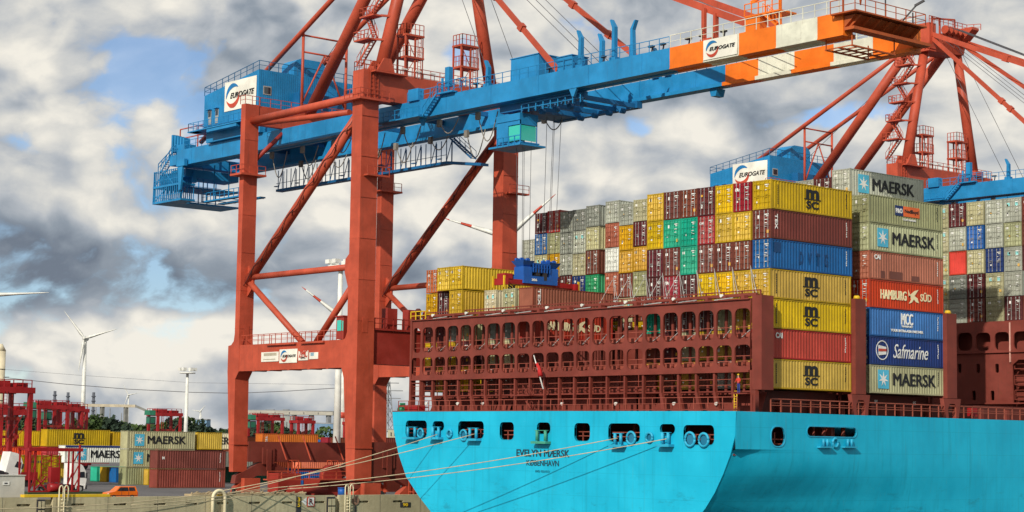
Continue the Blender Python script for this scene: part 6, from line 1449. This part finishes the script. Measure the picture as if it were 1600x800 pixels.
for i, (x0, x1, yt, D, hh, col, lab) in enumerate(((385, 520, 641, 1500, 3, (.42, .40, .34), 'long pale conveyor bridge seen through the crane portal'),
        (415, 427, 640.5, 1520, 10, (.20, .22, .20), 'small grey tower block left above the conveyor bridge'), (442, 450, 640.5, 1520, 10, (.20, .22, .20), 'small grey tower block right above the conveyor bridge'), (430, 458, 650, 1400, 14, (.30, .32, .30), 'grey silo building behind the trees in the portal'),
        (302, 323, 656, 900, 4, (.20, .36, .52), 'pale blue warehouse roof right of the lamp mast'), (490, 530, 662, 850, 6, (.16, .27, .40), 'blue warehouse seen left of the big white mast'), (606, 640, 672, 800, 3, (.45, .43, .30), 'low pale shed under the ship stern'))):
    a, b = aD(x0, yt, D), aD(x1, yt, D); t = thing('warehouse' if i > 3 else 'industrial_building', lab, 'building', (a + b) / 2, None)
    dd = (b - a).normalized(); nn = Vector((-dd.y, dd.x, 0)) * 12; zb = a.z - hh if i in (0,) else 0
    m_ = MB(); m_.hexa([(a.x, a.y, zb), (b.x, b.y, zb), (b.x + nn.x, b.y + nn.y, zb), (a.x + nn.x, a.y + nn.y, zb)], [(a.x, a.y, a.z), (b.x, b.y, a.z), (b.x + nn.x, b.y + nn.y, a.z), (a.x + nn.x, a.y + nn.y, a.z)]); m_.build('walls', paint(f'far_wall_{i}', col, .8, .3, 0, .3, .3), t)
    m_ = MB(); m_.hexa([(a.x - .5, a.y, a.z), (b.x + .5, b.y, a.z), (b.x + nn.x, b.y + nn.y, a.z), (a.x + nn.x, a.y + nn.y, a.z)], [(a.x - .5, a.y, a.z + .5), (b.x + .5, b.y, a.z + .5), (b.x + nn.x, b.y + nn.y, a.z + .5), (a.x + nn.x, a.y + nn.y, a.z + .5)]); m_.build('roof', paint('far_roof', (.25, .26, .27), .8), t)
    if i == 0:
        m_ = MB()
        for j in range(5): q = a.lerp(b, (j + .5) / 5); m_.box(q.x - 1.5, q.x + 1.5, q.y + 3, q.y + 6, 0, zb)
        m_.build('trestles', paint('far_roof', (.25, .26, .27), .8), t)
    m_ = MB()
    for j in range(1, 6): q = a.lerp(b, j / 6); m_.bar((q.x, q.y - .2, max(zb, a.z - hh * .8)), (q.x, q.y - .2, a.z - hh * .3), .5, .2)
    m_.build('windows', paint('far_window', (.08, .09, .1), .5), t)
t = thing('power_line', 'sagging dark power cables crossing the sky low behind the crane', 'cable', aD(200, 600, 880))
a, b, c_ = aD(8, 590, 700), aD(360, 614, 880), pa + Vector((0, 0, -3))
for dz in (0,):
    m_ = MB(); pts = [aD(x, y, 860) for x, y in ((-60, 583), (8, 590), (100, 600), (200, 608), (300, 613), (370, 614.5), (450, 611), (530, 606), (607, 599))]
    m_.path(pts, .16, 6); m_.build('cable', ROPEW, t)
m_ = MB(); m_.path([aD(x, y, 900) for x, y in ((-20, 575), (120, 586), (300, 598), (450, 600), (607, 603))], .06, 5); m_.build('thin_cable', ROPEW, t)

# trees
def leafmat(name, col):
    m = bpy.data.materials.new(name); m.use_nodes = True; k = NT(m.node_tree); b = k.n['Principled BSDF']; g = k.new('ShaderNodeNewGeometry').outputs['Position']
    k.l.new(k.mix(k.smooth(k.noise(g, .12, 4, .6), .3, .7), tuple(x * .6 for x in col) + (1,), tuple(x * 1.5 for x in col) + (1,)), b.inputs['Base Color']); b.inputs['Roughness'].default_value = .9; b.inputs['Specular IOR Level'].default_value = .1; return m
mb = MB(); LM = [leafmat('leaf_dark', (.030, .048, .032)), leafmat('leaf_mid', (.050, .080, .026)), leafmat('leaf_pine', (.028, .042, .036))]
for i in range(420):
    px = -30 + 650 * (i + rnd.random()) / 420; D = rnd.uniform(820, 1150); p = aD(px, 690, D); mt = rnd.choice((0, 0, 1, 2))
    ht = rnd.uniform(13, 16.5) * (1.0 if px < 330 else .9 if px < 520 else .6) * (.8 + .2 * D / 1000) * (1 + .12 * math.sin(px * .05))
    w_ = rnd.uniform(3.2, 6.5); pine = mt == 2
    for j in range(200):
        a = rnd.uniform(0, 6.283); zz = rnd.random(); rr_ = w_ * ((1 - zz) ** .8 if pine else math.sqrt(max(0, 1 - (2 * zz - 1) ** 2)) + .15) * rnd.uniform(.55, 1.05) * (.75 if not pine else .6)
        c = Vector((p.x + rr_ * math.cos(a), p.y + rr_ * math.sin(a), ht * (.12 + .88 * zz) + rnd.uniform(-.5, .5))); s = rnd.uniform(.35, .95)
        u = Vector((rnd.gauss(0, 1), rnd.gauss(0, 1), rnd.gauss(0, 1))).normalized(); v = u.orthogonal().normalized()
        mb.add([c - u * s - v * s * .7, c + u * s - v * s * .6, c + u * s * .8 + v * s * .7, c - u * s * .7 + v * s], [(0, 1, 2, 3)], mt)
mark(mb.build('woodland', LM), 'dark mixed woodland behind the port', None, None, 'stuff')

# ------------------------------------------------------------------ near yard things
MATG = paint('mat_green', (.03, .055, .02), .9, .4, 0, 0)
def P(px, D, z=0): q = aD(px, 720, D); return Vector((q.x, q.y, z))
# white cabinet at the quay edge
a = aX(0, 770, -180.5); b2 = aX(38, 770, -180.5)
t = thing('switch_cabinet', 'plain pale grey cabinet standing at the quay edge at far left', 'cabinet', (-180.5, b2.y - 3, 0))
m_ = MB(); y1 = b2.y; m_.box(-182.5, -180.5, y1 - 6, y1, 0, 3.55); m_.box(-182.6, -180.4, y1 - 6.1, y1 + .06, 3.55, 3.62); m_.build('housing', paint('cabinet_grey', (.52, .51, .46), .6, .2, 0, .15), t)
yy = aX(9.5, 754, -180.5).y; m_ = MB(); m_.box(-180.49, -180.44, yy - .35, yy + .35, 2.6, 2.95); hh_ = m_.build('label_plate', WHITE, t); m_ = MB(); m_.box(-180.44, -180.42, yy - .2, yy + .15, 2.72, 2.84); m_.build('mark', DARK, hh_)
# red steel frame
Yf = aD(84, 760, 250); t = thing('lifting_gantry', 'red open steel frame with lattice bracing and motor beside the white trucks', 'frame', (Yf.x, Yf.y, 0))
def Q(px, dd=0): q = aX(px, 750, Yf.x - dd); return q.y
X = Yf.x; y0, y1 = Q(46), Q(123); ya, yb = Q(54), Q(113); H = 5.9
m_ = MB()
for y in (y0, ya, yb, y1): m_.bar((X, y, .3), (X, y, H), .22, .22)
m_.bar((X, y0 - .3, H), (X, y1 + .4, H), .4, .45); m_.bar((X - 3, y0 - .3, H), (X - 3, y1 + .4, H), .3, .3); m_.bar((X, y0, .4), (X, y1, .4), .3, .3)
for y in (y0, y1): m_.bar((X, y, H), (X, y, H + .7), .2, .2); m_.bar((X, y, H), (X - 3, y, H), .2, .2); m_.bar((X - 3, y, .3), (X - 3, y, H), .2, .2)
m_.build('frame_posts', SRED, t)
m_ = MB()
for a_, b_ in ((y0, ya), (yb, y1)):
    for z in (.5, 2.3, 4.1): m_.bar((X, a_, z), (X, b_, z + 1.7), .12, .12)
ym = (ya + yb) / 2
for q in (-1.3, .1, 1.3): m_.bar((X - 3, ym + q + 1, 1), (X - 3, ym + q + 1, 5.4), .12, .12)
for i in range(6): m_.bar((X - 3, ym - .3, 1 + i * .75), (X - 3, ym + 2.3, 1.7 + i * .75), .08, .08); m_.bar((X - 3, ym + 2.3, 1 + i * .75), (X - 3, ym - .3, 1.7 + i * .75), .08, .08)
m_.bar((X, ya, .6), (X, ym - 1, 2.4), .15, .15); m_.bar((X, ym - 1, .6), (X, ya, 2.4), .15, .15); m_.bar((X, yb, 3), (X, ym + 1.8, .8), .15, .15)
m_.build('bracing', SRED, t)
m_ = MB(); m_.tube((X + .3, ym - .8, .95), (X + .3, ym + 1.0, .95), .55, n=18); m_.box(X - .5, X + .4, ym - .6, ym + .7, 1.6, 3.6); m_.build('motor_housing', SRED, t)
m_ = MB(); m_.box(X - 3.4, X + 1.4, y0 - .8, y1 + 3, .05, .35); m_.build('base_mat', MATG, t)
# trucks
def truck(px, D, label, H=3.9, yaw=0.0, tilt=0.0):
    p = P(px, D); t = thing('truck', label, 'truck', p, 'white truck tractors by the quay'); X, Y = p.x, p.y
    # cab faces +Y (right in the picture); side profile in (y,z)
    prof = [(Y - 2.2, 1.1), (Y - .1, 1.0), (Y + .05, 1.9), (Y - .12, 2.9), (Y - .55, H - .35), (Y - 1.1, H), (Y - 2.2, H)]
    m_ = MB(); m_.prism(prof, 'X', X - 2.4, X); cab = m_.build('cab', WHITE, t)
    m_ = MB(); m_.prism([(Y - .25, 2.05), (Y - .32, 2.85), (Y - .95, 2.85), (Y - 1.15, 2.05)], 'X', X, X + .03); m_.prism([(Y + .08, 1.95), (Y - .1, 2.95), (Y - .08, 2.95), (Y + .1, 1.95)], 'X', X - 2.25, X - .15); m_.build('window', GLASS, cab)
    m_ = MB(); m_.box(X - 2.45, X + .02, Y - .4, Y + .15, .45, 1.0); m_.box(X + .02, X + .25, Y - .15, Y + .02, 2.0, 2.7); m_.prism([(Y + .06, 1.1), (Y + .12, 1.8), (Y + .08, 1.8), (Y + .02, 1.1)], 'X', X - 2.2, X - .2); m_.build('bumper_and_mirror', DARK, cab)
    m_ = MB(); m_.box(X - 2.3, X - .1, Y - 6.2, Y - 2.2, .75, 1.05); m_.box(X - 2.2, X - .2, Y - 5.2, Y - 3.5, 1.05, 1.35); m_.box(X - .6, X - .05, Y - 3.6, Y - 2.4, .5, 1.15); m_.build('chassis', DARK, t)
    for yw_ in (-.9, -4.4, -5.6):
        for xw in (-2.3, -.35): m_ = MB(); m_.tube((X + xw, Y + yw_, .52), (X + xw + .35, Y + yw_, .52), .52, n=18); wl = m_.build('wheel', RUBBER, t); m_ = MB(); m_.tube((X + xw + .33, Y + yw_, .52), (X + xw + .37, Y + yw_, .52), .27, n=12); m_.build('rim', GALV, wl)
    m_ = MB(); m_.prism([(Y - .2, .5), (Y - .1, 1.1), (Y - 1.7, 1.1), (Y - 1.6, .5), (Y - 1.5, .5), (Y - 1.45, .9), (Y - .95, 1.05), (Y - .4, .9), (Y - .35, .5)], 'X', X - .02, X + .04); m_.build('wheel_arch', WHITE, t)
    return t
t1 = truck(136, 262, 'white truck tractor standing right behind the red steel frame', 4.0)
t2 = truck(30, 258, 'white truck cab at the left edge, tipped forward behind the grey cabinet', 3.9); t2.rotation_euler = (R_(-13), 0, 0); t2.location.z = 1.2
# orange van
p = P(217, 236); t = thing('orange_van', 'small orange estate van parked behind the quay wall', 'van', p); X, Y = p.x, p.y
m_ = MB(); m_.prism([(Y - 4.4, .3), (Y, .3), (Y + .02, .95), (Y - .05, 1.05), (Y - 3.2, 1.08), (Y - 4.35, .88)], 'X', X - 1.7, X); bd = m_.build('body', ORANGE, t)
m_ = MB(); m_.hexa([(X - 1.65, Y - 3.35, 1.05), (X - .05, Y - 3.35, 1.05), (X - .05, Y - .03, 1.02), (X - 1.65, Y - .03, 1.02)], [(X - 1.5, Y - 2.6, 1.68), (X - .2, Y - 2.6, 1.68), (X - .2, Y - .25, 1.68), (X - 1.5, Y - .25, 1.68)]); m_.build('cabin', ORANGE, t)
m_ = MB()
for a_, b_, c__, d_ in ((-3.1, -2.55, -2.55, -2.2), (-2.4, -2.15, -1.45, -1.45), (-1.3, -1.3, -.3, -.45)): m_.add([(X - .035, Y + a_, 1.1), (X - .035, Y + c__ if False else Y + d_ + .1, 1.1), (X - .14, Y + d_, 1.58), (X - .14, Y + b_, 1.58)], [(0, 1, 2, 3)])
m_.build('window', GLASS, t)
for yw_ in (-3.6, -.85):
    for xw in (-1.72, -.2): m_ = MB(); m_.tube((X + xw, Y + yw_, .31), (X + xw + .22, Y + yw_, .31), .31, n=18); wl = m_.build('wheel', RUBBER, t); m_ = MB(); m_.tube((X + xw + .2, Y + yw_, .31), (X + xw + .24, Y + yw_, .31), .17, n=12); m_.build('rim', GALV, wl)
# ramp under the van (raised quay shoulder)
m_ = MB(); m_.box(GX - 90, GX - 20, aD(150, 760, 258).y, aD(300, 760, 258).y + 10, 0, .0); 
# ------------------------------------------------------------------ mooring ropes
def rope(label, pts, r=.042):
    t = thing('mooring_rope', label, 'rope', pts[0], 'mooring ropes from the stern to the quay'); out = []
    for a, b in zip(pts, pts[1:]):
        n = 14
        for i in range(n): f = i / n; c = a.lerp(b, f); out.append(c - Vector((0, 0, (b - a).length * .012 * 4 * f * (1 - f))))
    out.append(pts[-1]); m_ = MB(); m_.path(out, r, 8); m_.build('strand', ROPE, t); return t
bo = aX(365, 765, GX - .6); bo.z = qt + .35; b1 = aX(330, 767, GX - .6); b1.z = qt + .35
rope('upper mooring rope from the leftmost stern opening to the quay', [aY(684, 678.5, TY - .4), bo])
rope('second mooring rope from the stern opening third from the left', [aY(742, 678, TY - .4), b1])
rope('mooring rope crossing the ship name from the wide middle opening', [aY(965, 684.5, TY - .4), aX(430, 762, GX + .3), aX(205, 789, GX + 4)])
rope('longest mooring rope from the right roller fairlead across the stern', [aY(1043, 685.5, TY - .4), aX(450, 764, GX + .3), aX(340, 781, GX + 2), aX(120, 797, GX + 6)])
rope('slack mooring rope lying along the quay wall toward the left', [aX(420, 762, GX - .5), aX(300, 775, GX + .6), aX(0, 795, GX + 1.2), aX(-120, 803, GX + 1.5)])
_v = [o for o in COL.objects if o.name == 'orange_van'][0]; l = _v.location; _v.scale = (.92, .92, .95)
m_ = MB(); m_.box(l.x, l.x + .02, l.y - 4.3, l.y - .05, .5, .58); m_.box(l.x, l.x + .02, l.y - 2.45, l.y - 2.42, .45, 1.05); m_.box(l.x, l.x + .02, l.y - 1.4, l.y - 1.37, .45, 1.05); m_.box(l.x - 1.7, l.x + .01, l.y - 4.45, l.y - 4.39, .3, .5); m_.build('trim', DARK, _v)
m_ = MB(); m_.box(l.x - .2, l.x + .015, l.y - 4.42, l.y - 4.3, .62, .8); m_.build('headlight', WHITE, _v); m_ = MB(); m_.box(l.x - .15, l.x + .015, l.y - .08, l.y + .03, .6, .95); m_.build('tail_light', LRED, _v)
t = thing('bollard', 'stubby dark bollard on the broken quay coping holding the mooring ropes', 'bollard', (bo.x, bo.y, qt)); m_ = MB(); m_.tube((bo.x, bo.y, qt - .1), (bo.x, bo.y, qt + .7), .28, .2, 14); m_.build('post', DARK, t); m_ = MB(); m_.tube((bo.x, bo.y, qt + .7), (bo.x, bo.y, qt + .85), .4, n=14); m_.build('cap', DARK, t)
